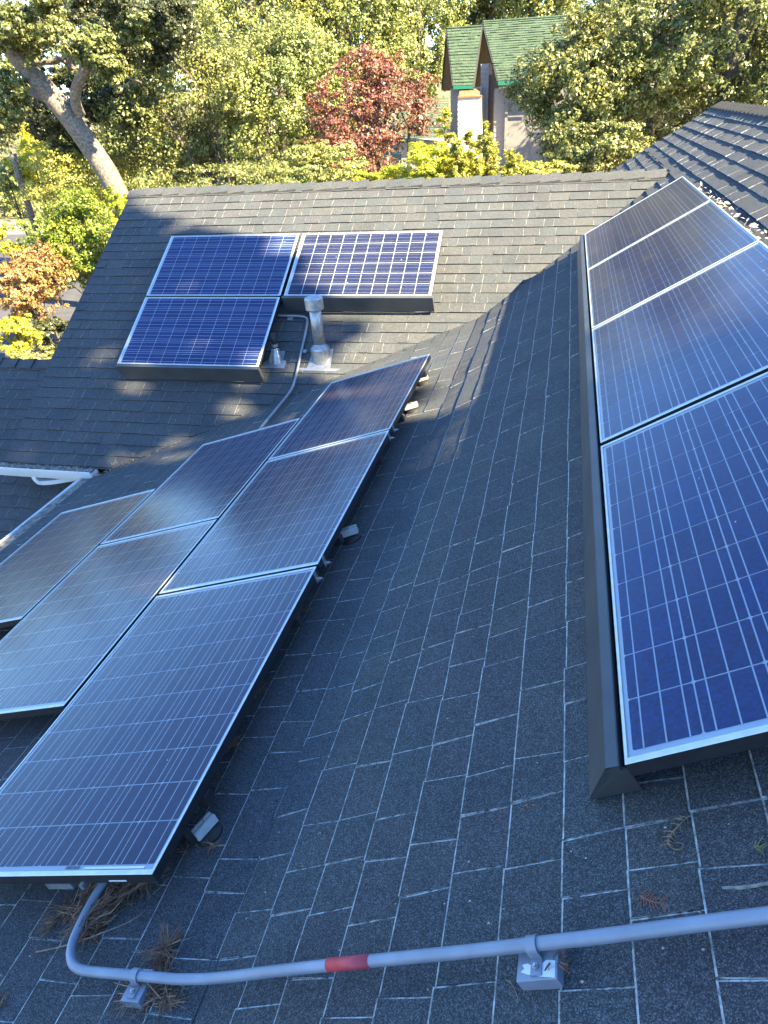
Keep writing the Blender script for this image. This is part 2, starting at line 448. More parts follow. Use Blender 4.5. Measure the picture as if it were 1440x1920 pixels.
regions = []     # frame, list of half planes, umin, umax, vmin, vmax, exposure
E_A, E_B = 0.1525, 0.1455
regions.append((ROOF_L, [line_clip(ROOF_L, rs(ROOF_L, LB1), rs(ROOF_L, LB2), (0, -2))], 0.2, 9.2, vL_eave - .02, vL_kink, 'L'))
regions.append((ROOF_R, [line_clip(ROOF_R, rs(ROOF_R, RB1), rs(ROOF_R, RB2), (0, 0)), (0, 1, vR_e)], 0.2, 10, vR_kink, vR_e, 'R'))
regions.append((ROOF_R, [(0, -1, -vR_e)], 0.2, RAKE_AY, vR_e, vR_ridge, 'R'))
regions.append((ROOF_R, [line_clip(ROOF_R, rs(ROOF_R, RBe), rs(ROOF_R, RB3), (13, vR_e)), (0, 1, vR_e)], 9, RAKE_AY, vR_kink + .6, vR_e, 'R'))
vB_ridge = ROOF_B.ab(ridgeB)[1]
vB_eave = ROOF_B.ab(Vector((0, EAVE_BY, (-ROOF_B.d - ROOF_B.n.y*EAVE_BY)/ROOF_B.n.z)))[1]
vK_B = ROOF_B.ab(solve3(ROOF_L, ROOF_R, 1, 8.3))[1]
KB = None
# where kink line meets roof B
tY = -(ROOF_B.d + ROOF_B.n.z * KZ) / ROOF_B.n.y
KBp = Vector((KX, tY, KZ)); vB_k = ROOF_B.ab(KBp)[1]
regions.append((ROOF_B, [line_clip(ROOF_B, rs(ROOF_B, LB1), rs(ROOF_B, LB2), (-5, vB_ridge)), (0, 1, vB_k)], RAKE_BX, 1.2, vB_eave - .02, vB_k, 'B'))
regions.append((ROOF_B, [line_clip(ROOF_B, rs(ROOF_B, RB1), rs(ROOF_B, RB2), (-5, vB_ridge)), (0, -1, -vB_k)], RAKE_BX, 1.6, vB_k, vB_ridge, 'B'))
PD = ROOF_D.hit(50, 678)
RIDGE_DY = PD.y; vD_ridge = ROOF_D.ab(PD)[1]
regions.append((ROOF_D, [], -13, -4.3, vD_ridge - 3.9, vD_ridge, 'D'))

house = empty('house', 'near house under dark grey asphalt shingle roofs that carry the blue solar panels', 'house', (0, 4, -6))
house_inv = Matrix.Translation((0, -4, 6))
def hpart(o):
    o.parent = house; o.matrix_parent_inverse = house_inv
    return o

shingles = []    # (area px, verts, faces, mi)
def make_shingle(fr, poly, v0, E, t0, quad, far=False):
    """poly in (run, slope) ; wedge thick at the butt (v0)"""
    def top(u, v, extra=0.0): return from_rs(fr, u, v, t0 * max(0.0, 1 - (v - v0) / E) + 0.0022 + extra)
    n = len(poly); verts = []; faces = []; mi = []
    outer = [top(u, v) for u, v in poly]; lowr = [from_rs(fr, u, v, -0.001) for u, v in poly]
    base = outer + lowr
    verts = list(base)
    e = 0.0032 if far else 0.0046
    if quad:
        (u0, va), (u1, vb), (u2, vc), (u3, vd) = poly     # butt-left, butt-right, top-right, top-left
        eb = e * 1.0
        ew = e * (0.95 if not far else 1.3); inner = [(u0 + e*.25, va + eb), (u1 - ew, vb + eb), (u2 - ew*.7, vc), (u3 + e*.25, vd)]
        verts += [top(u, v, 0.0012) for u, v in inner]
        faces.append((8, 9, 10, 11)); mi.append(0)
        faces.append((0, 1, 9, 8)); mi.append(4 if far else 1)          # worn course edge
        faces.append((1, 2, 10, 9)); mi.append(5 if far else 2)
        faces.append((3, 0, 8, 11)); mi.append(0)
        k = 4
    else:
        faces.append(tuple(range(n))); mi.append(0); k = n
    for i in range(n):
        j = (i + 1) % n
        faces.append((i, i + n, j + n, j)); mi.append(3 if (i == 0 or not quad or far) else 2)
    return verts, faces, mi

# material slots: granules, course edge, joint edge, butt
SHM = [M_SH, M_EDGE, M_JOINT, M_BUTT, M_EDGEF, M_JOINTF]
def fill(fr, halves, umin, umax, vmin, vmax, key):
    E = {'L': E_A, 'R': .1514, 'B': E_B, 'D': E_B}[key]
    v_or = {'L': vL_kink, 'R': vR_kink, 'B': vB_ridge, 'D': vD_ridge}[key]
    k0 = math.floor((vmin - v_or) / E) - 1; k1 = math.ceil((vmax - v_or) / E) + 1
    for k in range(k0, k1):
        v0 = v_or + k * E
        rr = random.Random(hash((key, k)) if False else (k * 7919 + ord(key)))
        u = umin - rr.random() * .3
        tilt = 0.0
        while u < umax:
            w = rr.choice([.11, .14, .16, .18, .21, .23, .26]) * (1 + rr.uniform(-.08, .08))
            g = .0010
            sk0, sk1 = tilt, rr.uniform(-.012, .012)
            jog = rr.uniform(-.0025, .0025)
            vb = v0 + jog; vt = v0 + E
            q = [(u + g, vb), (u + w - g, vb + rr.uniform(-.0015, .0015)), (u + w - g + sk1, vt), (u + g + sk0, vt)]
            tilt = sk1
            p = q
            for h in [(-1, 0, -umin), (1, 0, umax), (0, -1, -vmin + .004), (0, 1, vmax + .004)] + halves:
                p2 = clip(p, *h)
                p = p2
                if len(p) < 3: break
            if len(p) >= 3:
                ar = abs(sum(p[i][0]*p[(i+1) % len(p)][1] - p[(i+1) % len(p)][0]*p[i][1] for i in range(len(p)))) / 2
                if ar > 1e-4:
                    same = len(p) == 4 and all(abs(a[0]-b[0]) + abs(a[1]-b[1]) < 1e-6 for a, b in zip(p, q))
                    t0 = rr.choice([.0045, .006, .0085, .010]) if key in 'LR' else rr.choice([.007, .010, .013, .016])
                    if key == 'R' and v0 > vR_e - .35: t0 = rr.choice([.008, .011, .014, .017])
                    vs, fs, ms = make_shingle(fr, p, v0, E, t0, same, key in 'BD')
                    c = sum(vs[:len(p)], Vector()) / len(p)
                    X, Y, Z = project(c)
                    score = 0
                    if Z > .3 and -40 < X < 1480 and -40 < Y < 1960:
                        score = ar * abs(fr.n.dot(c.normalized())) / Z**2 
                    shingles.append((score, vs, fs, ms))
            u += w
for rg in regions: fill(*rg)
shingles.sort(key=lambda q: -q[0])
for sc_, vs, fs, ms in shingles[:300]:
    c = sum(vs, Vector()) / len(vs)
    o = mesh_obj('shingle', [v - c for v in vs], fs, SHM, None, ms)
    o.location = c; hpart(o)
mb = MB()
for sc_, vs, fs, ms in shingles[300:]:
    i = len(mb.v); mb.v += vs
    mb.f += [tuple(i + a for a in f) for f in fs]; mb.m += ms
hpart(tag(mb.build('shingle_field', SHM), kind='stuff'))

# underlay decks (a few mm below the shingles) with thickness
def deck(fr, pts, name='roof_deck', th=.14, mat=None):
    m = MB()
    up = [from_rs(fr, u, v, -.002) for u, v in pts]; dn = [from_rs(fr, u, v, -th) for u, v in pts]
    m.poly(up); m.poly(list(reversed(dn)))
    for i in range(len(pts)):
        j = (i + 1) % len(pts); m.quad(up[i], dn[i], dn[j], up[j])
    return hpart(m.build(name, mat or M_DECK))
uv = lambda fr, P: rs(fr, P)
LBk = KBp; LBe = solve3(ROOF_L, ROOF_B, 0, EAVE_AX)
deck(ROOF_L, [(-6, vL_eave), (LBe.y, vL_eave), (LBk.y, vL_kink), (-6, vL_kink)])
deck(ROOF_R, [(-6, vR_kink), (KBp.y, vR_kink), rs(ROOF_R, RBe), (-6, vR_e)])
deck(ROOF_R, [(-6, vR_e), (RAKE_AY, vR_e), (RAKE_AY, vR_ridge), (-6, vR_ridge)])
bv = rs(ROOF_R, RBe + (RB3 - RBe) * (RAKE_AY - RBe.y) / (RB3.y - RBe.y))
deck(ROOF_R, [rs(ROOF_R, RBe), (RAKE_AY, bv[1]), (RAKE_AY, vR_e)])
deck(ROOF_B, [(RAKE_BX, vB_eave), (LBe.x, vB_eave), (KBp.x, vB_k), (RAKE_BX, vB_k)])
deck(ROOF_B, [(RAKE_BX, vB_k), (KBp.x, vB_k), (RBe.x, vB_ridge), (RAKE_BX, vB_ridge)])
deck(ROOF_D, [(-13, vD_ridge - 3.9), (-4.3, vD_ridge - 3.9), (-4.3, vD_ridge), (-13, vD_ridge)])
# back slopes of the three ridges, closing the volumes
def slab(pts, mat, name, th=.1):
    m = MB(); up = [Vector(p) for p in pts]; dn = [p - Vector((0, 0, th)) for p in up]
    m.poly(up); m.poly(list(reversed(dn)))
    for i in range(len(up)):
        j = (i + 1) % len(up); m.quad(up[i], dn[i], dn[j], up[j])
    return hpart(m.build(name, mat))
zr = ridgeB.z - .004
slab([(RAKE_BX, RIDGE_BY, zr), (RBe.x, RIDGE_BY, zr), (RBe.x - 2.6, RIDGE_BY + 3.5, zr - 3.5*math.tan(BB)), (RAKE_BX, RIDGE_BY + 3.5, zr - 3.5*math.tan(BB))], M_SH, 'back_slope')
slab([(RIDGE_AX, -6, RIDGE_AZ - .004), (RIDGE_AX + 5, -6, RIDGE_AZ - 5*math.tan(A1)), (RIDGE_AX + 5, RAKE_AY, RIDGE_AZ - 5*math.tan(A1)), (RIDGE_AX, RAKE_AY, RIDGE_AZ - .004)], M_SH, 'back_slope')
slab([(-13, PD.y + .001, PD.z - .004), (-4.3, PD.y + .001, PD.z - .004), (-4.3, PD.y + 2.5, PD.z - 1.5), (-13, PD.y + 2.5, PD.z - 1.5)], M_SH, 'back_slope')
# walls
def wall(x0, x1, y0, y1, z0, z1):
    m = MB(); m.box((x0, y0, z0), (x1, y1, z1)); return hpart(m.build('wall', M_STUCCO))
wall(EAVE_AX + .45, 6.0, -5.5, 5.2, -6.0, -3.45)
wall(RAKE_BX + .4, 0.8, EAVE_BY + .45, 12.2, -6.0, -3.4)
wall(1.2, 6.2, 5.2, RAKE_AY - .5, -6.0, -2.5)
wall(-12.6, RAKE_BX + .4, 4.4, 8.3, -6.0, -4.35)
m = MB()                              # gable end of the side wing
gx = RAKE_BX + .4
m.poly([(gx - .003, EAVE_BY + .45, -3.4), (gx - .003, RIDGE_BY, ridgeB.z - .2), (gx - .003, 12.2, -3.4)]); hpart(m.build('gable_wall', M_STUCCO))
m = MB()                              # rake boards
for fr_pts in [((RAKE_BX - .02), (EAVE_BY, ROOF_B.hit(5, 872).z))]:
    pass
p0 = ROOF_B.P(RAKE_BX, vB_eave); p1 = ROOF_B.P(RAKE_BX, vB_ridge)
nrm = ROOF_B.n
for a, b in ((p0, p1),):
    m.quad(a + nrm*.004 + Vector((-.025, 0, 0)), b + nrm*.004 + Vector((-.025, 0, 0)), b + nrm*.004, a + nrm*.004)
    m.quad(a + nrm*.004 + Vector((-.025, 0, 0)), a - nrm*.18 + Vector((-.025, 0, 0)), b - nrm*.18 + Vector((-.025, 0, 0)), b + nrm*.004 + Vector((-.025, 0, 0)))
hpart(m.build('rake_board', simple('rake_paint', (.035, .038, .04), .8)))

# ridge caps: separate bent pieces lapping each other
def cap_piece(L=.30, half=.14, tilt=math.radians(31), t=.022):
    m = MB()
    z1 = .034; z0 = .006
    for sgn in (1, -1):
        a = Vector((0, 0, z1)); b = Vector((L, 0, z0))
        dv = Vector((0, sgn * half * math.cos(tilt), -half * math.sin(tilt)))
        A, B_, C_, D_ = a, b, b + dv, a + dv
        pts = [A, B_, C_, D_] if sgn < 0 else [A, D_, C_, B_]
        m.poly(pts, 0)
        m.quad(*( [D_, A, A - Vector((0, 0, t)), D_ - Vector((0, 0, t))] if sgn > 0 else [A, D_, D_ - Vector((0, 0, t)), A - Vector((0, 0, t))]), 1)
        m.quad(*( [C_, D_, D_ - Vector((0, 0, t)), C_ - Vector((0, 0, t))] if sgn > 0 else [D_, C_, C_ - Vector((0, 0, t)), D_ - Vector((0, 0, t))]), 1)
        m.quad(*( [B_, C_, C_ - Vector((0, 0, t)), B_ - Vector((0, 0, t))] if sgn > 0 else [C_, B_, B_ - Vector((0, 0, t)), C_ - Vector((0, 0, t))]), 1)
    return m
cap0 = cap_piece().build('ridge_cap', [M_SH, M_BUTT]); capme = cap0.data
first = True
def place_cap(loc, rz, tx=0):
    global first
    o = cap0 if first else cap0.copy()
    if not first: COL.objects.link(o)
    first = False
    o.rotation_euler = (random.uniform(-.02, .02), random.uniform(-.012, .012), rz + random.uniform(-.012, .012)); o.location = loc
    hpart(o)
x = RBe.x - .06
k = 0
while x > RAKE_BX + .02:                       # side wing ridge, laps facing left... right edge on top
    place_cap((x, RIDGE_BY, ridgeB.z + .010 + .004*math.sin(k*1.7)), math.pi)
    x -= .235; k += 1
y = 1.5
while y < RAKE_AY - .05:
    place_cap((RIDGE_AX, y, RIDGE_AZ + .012), math.pi/2 if True else 0)
    y += .235
x = -4.4
while x > -12.8:
    if x < RAKE_BX + .1: place_cap((x, PD.y, PD.z + .010), math.pi)
    x -= .235

# ------------------------------------------------------------------ gutters
def gutter(p0, p1, out, name='gutter'):
    """K-style trough from p0 to p1 hung on the eave, out = horizontal direction away from the house"""
    out = Vector(out); up = Vector((0, 0, 1))
    prof = [(-.002, -.015), (.0, -.125), (.085, -.125), (.105, -.085), (.122, -.045), (.132, -.012), (.140, -.006), (.134, .0), (.126, -.006), (.116, -.04), (.098, -.082), (.080, -.116), (.008, -.116), (.006, -.015)]
    m = MB(); P = [[q + out * a + up * b for a, b in prof] for q in (Vector(p0), Vector(p1))]
    n = len(prof)
    for i in range(n):
        j = (i + 1) % n; m.quad(P[0][i], P[0][j], P[1][j], P[1][i])
    # end caps
    for q in (0, 1):
        pts = [P[q][i] for i in (0, 1, 2, 3, 4, 5)]
        m.poly(pts if q == 0 else list(reversed(pts)))
    return hpart(m.build(name, M_WHITE))
def litter_bed(p0, p1, out):
    out = Vector(out); m = MB(); n = 60
    pr = [[Vector(p0).lerp(Vector(p1), i/n) + out*w + Vector((0, 0, -.006 + random.uniform(-.012, .010))) for w in (.010, .045, .082, .114)] for i in range(n+1)]
    for a, b in zip(pr, pr[1:]):
        for j in range(3): m.quad(a[j], b[j], b[j+1], a[j+1])
    return hpart(tag(m.build('gutter_silt', simple('gutter_silt', (.17, .155, .13), .95, noise=.6, scale=25)), kind='stuff'))
eB = ROOF_B.P(0, vB_eave); eA = from_rs(ROOF_L, 0, vL_eave)
gutter((RAKE_BX - .02, eB.y - .004, eB.z + .005), (EAVE_AX + .02, eB.y - .004, eB.z + .005), (0, -1, 0))
gutter((eA.x - .004, -5.5, eA.z + .005), (eA.x - .004, eB.y - .05, eA.z + .005), (-1, 0, 0))
litter_bed((RAKE_BX, eB.y - .004, eB.z), (EAVE_AX, eB.y - .004, eB.z), (0, -1, 0))
litter_bed((eA.x - .004, -5.5, eA.z), (eA.x - .004, eB.y - .05, eA.z), (-1, 0, 0))
# litter lying in the gutters and the valley foot
def leaf_patch(m, P, size, n):
    n = n.normalized(); a = Vector((random.gauss(0, 1), random.gauss(0, 1), random.gauss(0, 1))).cross(n).normalized()
    a = (a + n * random.uniform(-.4, .5)).normalized(); b = n.cross(a).normalized()
    w = size * random.uniform(.25, .5)
    m.poly([P - a*size/2, P + b*w/2 + n*size*.15, P + a*size/2 + n*size*.1, P - b*w/2 + n*size*.05])
m = MB()
for i in range(420):
    if random.random() < .45:
        P = Vector((random.uniform(RAKE_BX, EAVE_AX), eB.y - random.uniform(.01, .10), eB.z - .02 + random.uniform(-.03, .025)))
    else:
        P = Vector((eA.x - random.uniform(.0, .10), random.uniform(1.5, eB.y), eA.z - .02 + random.uniform(-.03, .03)))
    leaf_patch(m, P, random.uniform(.02, .05), Vector((random.gauss(0, .4), random.gauss(0, .4), 1)))
tag(m.build('gutter_leaf_litter', M_LEAFDRY), 'brown leaf litter lying in the white eave gutters', 'leaf litter', kind='stuff')
m = MB()
dv = (LB2 - LB1).normalized()
for i in range(150):
    t = abs(random.gauss(0, 1)) * .9
    P = LBe + dv * t + Vector((random.gauss(0, .03), random.gauss(0, .03), 0)); P.z = LBe.z + dv.z * t + .012
    leaf_patch(m, P, random.uniform(.015, .05), Vector((random.gauss(0, .3), random.gauss(0, .3), 1)))
for px, py in ((548, 742), (553, 738), (445, 770), (215, 868), (250, 850), (262, 862)):
    P = ROOF_B.hit(px, py, .01)
    for _ in range(3): leaf_patch(m, P + Vector((random.gauss(0, .02), random.gauss(0, .02), 0)), .04, ROOF_B.n)
tag(m.build('valley_leaf_litter', M_LEAFDRY), 'dry leaves and bits caught along the roof valley above the gutter corner', 'leaf litter', kind='stuff')

# downspout elbow under the side gutter
def rect_tube(m, pts, w, d, side, mat=0):
    pts = [Vector(p) for p in pts]; side = Vector(side).normalized(); rings = []
    for k, p in enumerate(pts):
        t = (pts[min(k+1, len(pts)-1)] - pts[max(k-1, 0)]).normalized(); o_ = t.cross(side).normalized()
        rings.append([p + side*w/2 + o_*d/2, p - side*w/2 + o_*d/2, p - side*w/2 - o_*d/2, p + side*w/2 - o_*d/2])
    for a, b in zip(rings, rings[1:]):
        for i in range(4):
            j = (i + 1) % 4; m.quad(a[i], a[j], b[j], b[i], mat)
    m.poly(rings[0], mat); m.poly(list(reversed(rings[-1])), mat)
dspt = empty('downspout', 'white metal downspout elbow under the gutter at far left, above the lower roof', 'downspout', (-5.2, eB.y, eB.z))
m = MB()
gz = eB.z - .095
q0 = Vector((-5.33, eB.y - .055, gz + .005))
rect_tube(m, smooth_path([q0, q0 + Vector((0, 0, -.07)), q0 + Vector((.04, .03, -.13)), q0 + Vector((.42, .16, -.10)), q0 + Vector((.60, .35, -.14))], 2), .065, .05, (0, -1, 0))
o = m.build('elbow', M_WHITE, dspt); o.matrix_parent_inverse = Matrix.Translation(-dspt.location)
m = MB(); m.box((-.05, -.04, -.012), (.05, .04, .012), Matrix.Translation(q0)); o = m.build('outlet', M_WHITE, dspt); o.matrix_parent_inverse = Matrix.Translation(-dspt.location)
dsp2 = empty('downspout', 'straight white downspout below the gutter corner where the two eaves meet', 'downspout', (-4.75, eB.y, eB.z))
m = MB(); q1 = Vector((-4.80, eB.y - .03, gz))
rect_tube(m, [q1, q1 + Vector((.08, .05, -.35)), q1 + Vector((.08, .05, -.6))], .07, .05, (1, 0, 0))
o = m.build('pipe', M_WHITE, dsp2); o.matrix_parent_inverse = Matrix.Translation(-dsp2.location)

# ------------------------------------------------------------------ solar panels
PW, PL, GAP = .985, 1.650, .020
def cell_mesh(size, pitch, mat, w=.0018):
    m = MB(); h = size / 2; c = .004
    m.poly([(-h+c, -h, 0), (h-c, -h, 0), (h, -h+c, 0), (h, h-c, 0), (h-c, h, 0), (-h+c, h, 0), (-h, h-c, 0), (-h, -h+c, 0)], 0)
    for bx in (-size/3, 0, size/3):
        m.quad((bx-w, -pitch/2, .0005), (bx+w, -pitch/2, .0005), (bx+w, pitch/2, .0005), (bx-w, pitch/2, .0005), 1)
    me = bpy.data.meshes.new('cell'); me.from_pydata([tuple(v) for v in m.v], [], m.f)
    me.materials.append(mat); me.materials.append(M_RIBBON); me.polygons.foreach_set('material_index', m.m); me.update()
    return me
CELLS = {'blue': (cell_mesh(.1545, .1585, M_CELL), .1585), 'violet': (cell_mesh(.1545, .1585, M_CELLP), .1585), 'navy': (cell_mesh(.1527, .1585, M_CELLN, .0005), .1585)}

def frame_mesh():
    m = MB(); lip, dep = .012, .040
    W_, L_ = PW, PL
    o_ = [(0, 0), (W_, 0), (W_, L_), (0, L_)]; lx = .008; i_ = [(lx, lip + .004), (W_ - lx, lip + .004), (W_ - lx, L_ - lip - .004), (lx, L_ - lip - .004)]
    e = .0016
    oi = [(e, e), (W_ - e, e), (W_ - e, L_ - e), (e, L_ - e)]
    for k in range(4):
        j = (k + 1) % 4
        A_, B_ = o_[k], o_[j]; a_, b_ = oi[k], oi[j]; C_, D_ = i_[j], i_[k]
        m.quad((*a_, 0), (*b_, 0), (*C_, 0), (*D_, 0), 0)                # lip
        m.quad((*A_, -e), (*B_, -e), (*b_, 0), (*a_, 0), 0)
        m.quad((*A_, -dep), (*B_, -dep), (*B_, -e), (*A_, -e), 1)        # outer side
        m.quad((*D_, 0), (*C_, 0), (*C_, -.006), (*D_, -.006), 0)        # inner step
        m.quad((*A_, -dep), (*D_, -dep), (*C_, -dep), (*B_, -dep), 1)
    m.quad((0.002, .002, -.012), (.002, L_-.002, -.012), (W_-.002, L_-.002, -.012), (W_-.002, .002, -.012), 1)
    me = bpy.data.meshes.new('frame'); me.from_pydata([tuple(v) for v in m.v], [], m.f)
    me.materials.append(M_LIP); me.materials.append(M_FSIDE); me.polygons.foreach_set('material_index', m.m); me.update()
    return me
FRAME_ME = frame_mesh()
def quad_me(name, x0, y0, x1, y1, z, mat):
    me = bpy.data.meshes.new(name); me.from_pydata([(x0, y0, z), (x1, y0, z), (x1, y1, z), (x0, y1, z)], [], [(0, 1, 2, 3)])
    me.materials.append(mat); return me
BACK_ME = quad_me('backsheet', .003, .003, PW-.003, PL-.003, -.0065, M_BACK)
GLASS_ME = quad_me('glass_pane', .0082, .0164, PW-.0082, PL-.0164, -.0022, M_GLASS)

def panel(mat4, kind, label, group):
    root = bpy.data.objects.new('solar_panel', None); COL.objects.link(root); root.matrix_world = mat4
    tag(root, label, 'solar panel', group)
    for nm, me in (('frame', FRAME_ME), ('backsheet', BACK_ME), ('glass_pane', GLASS_ME)):
        o = bpy.data.objects.new(nm, me); COL.objects.link(o); o.parent = root
    cme, pitch = CELLS[kind]
    x0 = (PW - 5 * pitch) / 2; y0 = (PL - 9 * pitch) / 2 + .004
    for i in range(6):
        for j in range(10):
            o = bpy.data.objects.new('cell', cme); COL.objects.link(o); o.parent = root
            o.location = (x0 + i*pitch, y0 + j*pitch, -.0054)
    return root
uR, vR = 1.1679, -0.478
SS = 1.67
GR = 'panels in the single column on the steep right slope'
for k, (lab) in enumerate(['nearest panel of the right column, deep blue cells, by the dark skirt end',
                           'second panel up the right column, mostly violet and blue with dark soft reflections',
                           'third panel up the right column, grey brown glass just beyond the second seam',
                           'farthest panel of the right column, brownish grey, its top corner near the roof valley']):
    panel(PAN_R.mat(vR, uR + k*SS - (.014 if k == 0 else 0)), 'blue', lab, GR)
vL = -1.6166; uL = (1.108, 1.9402, 2.7903)
GL = 'panels stepped across the shallow left slope'
LW = .99 + GAP
rows = [(0, 0, 'nearest panel of the left array, with barcode strip and bent conduit below its front edge'),
        (0, 1, 'middle panel of the right-hand row in the left array, above the barcode panel'),
        (0, 2, 'farthest panel of the left array, its tip near the two far metal feet'),
        (1, 0, 'near panel of the middle row, left array, cut by the picture edge'),
        (1, 1, 'far panel of the middle row, left array, thin conduit ending at its far edge'),
        (2, 0, 'panel nearest the eave gutter at far left, with a warm brown reflection')]
for cidx, k, lab in rows:
    panel(PAN_L.mat(vL - cidx*LW - PW, uL[cidx] + k*SS), 'violet', lab, GL)
xB, tB = -4.6539, 4.5319
def matB(xa, t_top):
    m_ = Matrix((-PAN_B.ey, PAN_B.ex, PAN_B.n)).transposed().to_4x4(); m_.translation = PAN_B.P(xa, t_top); return m_
GB = 'landscape panels on the far side wing'
panel(matB(xB, tB + PW), 'blue', 'lower left landscape panel on the far roof, grey skirt along its bottom', GB)
panel(matB(xB, tB + PW + 1.01), 'blue', 'upper left landscape panel on the far roof, above the other left one', GB)
panel(matB(xB + SS + .02, tB + PW + 1.01), 'navy', 'right landscape panel on the far roof, with a thick white cell grid', GB)

# barcode and sticker on the nearest left panel + labels on its front edge
near = [o for o in bpy.data.objects if o.name == 'solar_panel.004'][0]
m = MB(); xx = .62
for i in range(26):
    w = random.choice([.0007, .0012, .0018]); m.quad((xx, .022, -.0014), (xx + w, .022, -.0014), (xx + w, .034, -.0014), (xx, .034, -.0014)); xx += w + random.choice([.0008, .0014])
m.build('barcode', M_BLACK, near)
m = MB(); m.quad((.70, .021, -.0018), (.94, .021, -.0018), (.94, .029, -.0018), (.70, .029, -.0018)); m.build('paper_strip', M_WHITE, near)
m = MB(); m.quad((.80, -.0008, -.033), (.87, -.0008, -.033), (.87, -.0008, -.026), (.80, -.0008, -.026)); m.build('label', M_WHITE, near)
m = MB(); m.box((.52, .0, -.070), (.63, .03, -.044)); m.box((.68, -.012, -.055), (.695, .02, -.035), m=0); m.build('junction_bracket', M_GALV, near)

# rails below the arrays
def rails(fr, segs, name, label, across=True):
    for a0, a1, u in segs:
        m = MB(); T = fr.mat(0, 0, 0)
        if across: m.box((a0, u - .02, -.085), (a1, u + .02, -.042), T)
        else: m.box((u - .02, a0, -.085), (u + .02, a1, -.042), T)
        tag(m.build(name, M_BLACK), label, 'rail')
ri = 0
rail_labels = ['black rail under the nearest left panel, ending at the near metal foot', 'black rail under the first left panel, just below its far seam',
               'black rail under the middle left panels, ending at the lone mid-slope foot', 'black rail under the middle left panels near their far seam',
               'black rail under the farthest left panel, ending at the nearer of the paired feet', 'black rail under the farthest left panel tip, ending at the last foot']
for k in range(3):
    for j, uu in enumerate((.33, 1.30)):
        rails(PAN_L, [(vL - (2.0 if k < 2 else .97), vL + .01, uL[0] + k*SS + uu)], 'mounting_rail', rail_labels[k*2+j])
m = MB()
for k in range(8):
    rails_u = uR + .35 + k * .83
    m.box((vR + .01, rails_u - .02, -.085), (vR + PW + .01, rails_u + .02, -.042), PAN_R.mat(0, 0, 0))
tag(m.build('support_rails', M_BLACK), 'black support rails in shadow under the right column of panels', 'rails')

# ------------------------------------------------------------------ skirts
def skirt_R():
    root = empty('array_skirt', 'long dark metal skirt running along the left edge of the right panel column', 'skirt', PAN_R.P(vR, uR, -.1))
    inv = Matrix.Translation(-root.location)
    u0, u1 = uR - .012, uR + 4*SS - .0
    prof = [(-.014, -.018), (-.016, -.002), (-.043, .0), (-.048, -.004), (-.150, -.146), (-.153, -.152)]
    P0 = [PAN_R.P(vR + a, u0 + (0 if i < 4 else .060), b) for i, (a, b) in enumerate(prof)]
    P1 = [PAN_R.P(vR + a, u1, b) for a, b in prof]
    m = MB()
    for i in range(len(prof) - 1): m.quad(P0[i], P0[i+1], P1[i+1], P1[i])
    for i in range(len(prof) - 1): m.quad(P0[i+1] - PAN_R.n*.0015 + PAN_R.ex*.002, P0[i] - PAN_R.n*.0015 + PAN_R.ex*.002, P1[i] - PAN_R.n*.0015 + PAN_R.ex*.002, P1[i+1] - PAN_R.n*.0015 + PAN_R.ex*.002)
    o = m.build('skirt_panel', M_SKIRT, root); o.matrix_parent_inverse = inv
    # mitred end cap
    m = MB()
    Ec = PAN_R.P(vR - .02, u0 + .055, -.150); Et = PAN_R.P(vR - .002, u0 + .004, -.02)
    m.poly([P0[3], P0[5], Ec, Et, P0[1]]); m.poly([P0[1] + PAN_R.ey*.002, Et + PAN_R.ey*.002, Ec + PAN_R.ey*.002, P0[5] + PAN_R.ey*.002, P0[3] + PAN_R.ey*.002])
    o = m.build('end_cap', M_SKIRT, root); o.matrix_parent_inverse = inv
    P1b = P1
    m = MB(); Ec = PAN_R.P(vR + .004, u1, -hR + .014); m.poly([P1[1], PAN_R.P(vR-.002, u1, -.02), Ec, P1[5], P1[3]]); o = m.build('end_cap', M_SKIRT, root); o.matrix_parent_inverse = inv
skirt_R()
def skirt_B(xa, xb, t, label):
    root = empty('array_skirt', label, 'skirt', PAN_B.P(xa, t, -.1)); inv = Matrix.Translation(-root.location)
    prof = [(.0, .001), (-.030, .001), (-.034, -.002), (-.040, -.195), (-.030, -.198)]
    m = MB()
    P0 = [PAN_B.P(xa, t + a - .004, b) for a, b in prof]; P1 = [PAN_B.P(xb, t + a - .004, b) for a, b in prof]
    for i in range(4): m.quad(P0[i], P0[i+1], P1[i+1], P1[i])
    o = m.build('skirt_panel', M_SKIRT, root); o.matrix_parent_inverse = inv
    for x_, nm in ((xa, 'end_cap'), (xb, 'end_cap')):
        m = MB(); m.poly([PAN_B.P(x_, t - .004, .0), PAN_B.P(x_, t - .036, -.002), PAN_B.P(x_, t - .044, -.195), PAN_B.P(x_, t - .004, -.195)])
        o = m.build(nm, M_SKIRT, root); o.matrix_parent_inverse = inv
skirt_B(xB - .01, xB + PL + .01, tB, 'grey metal skirt along the bottom of the lower left far panel')
skirt_B(xB + SS + .0, xB + SS + .02 + PL + .02, tB + 1.01, 'grey metal skirt under the right far panel, above the tall vent pipe')

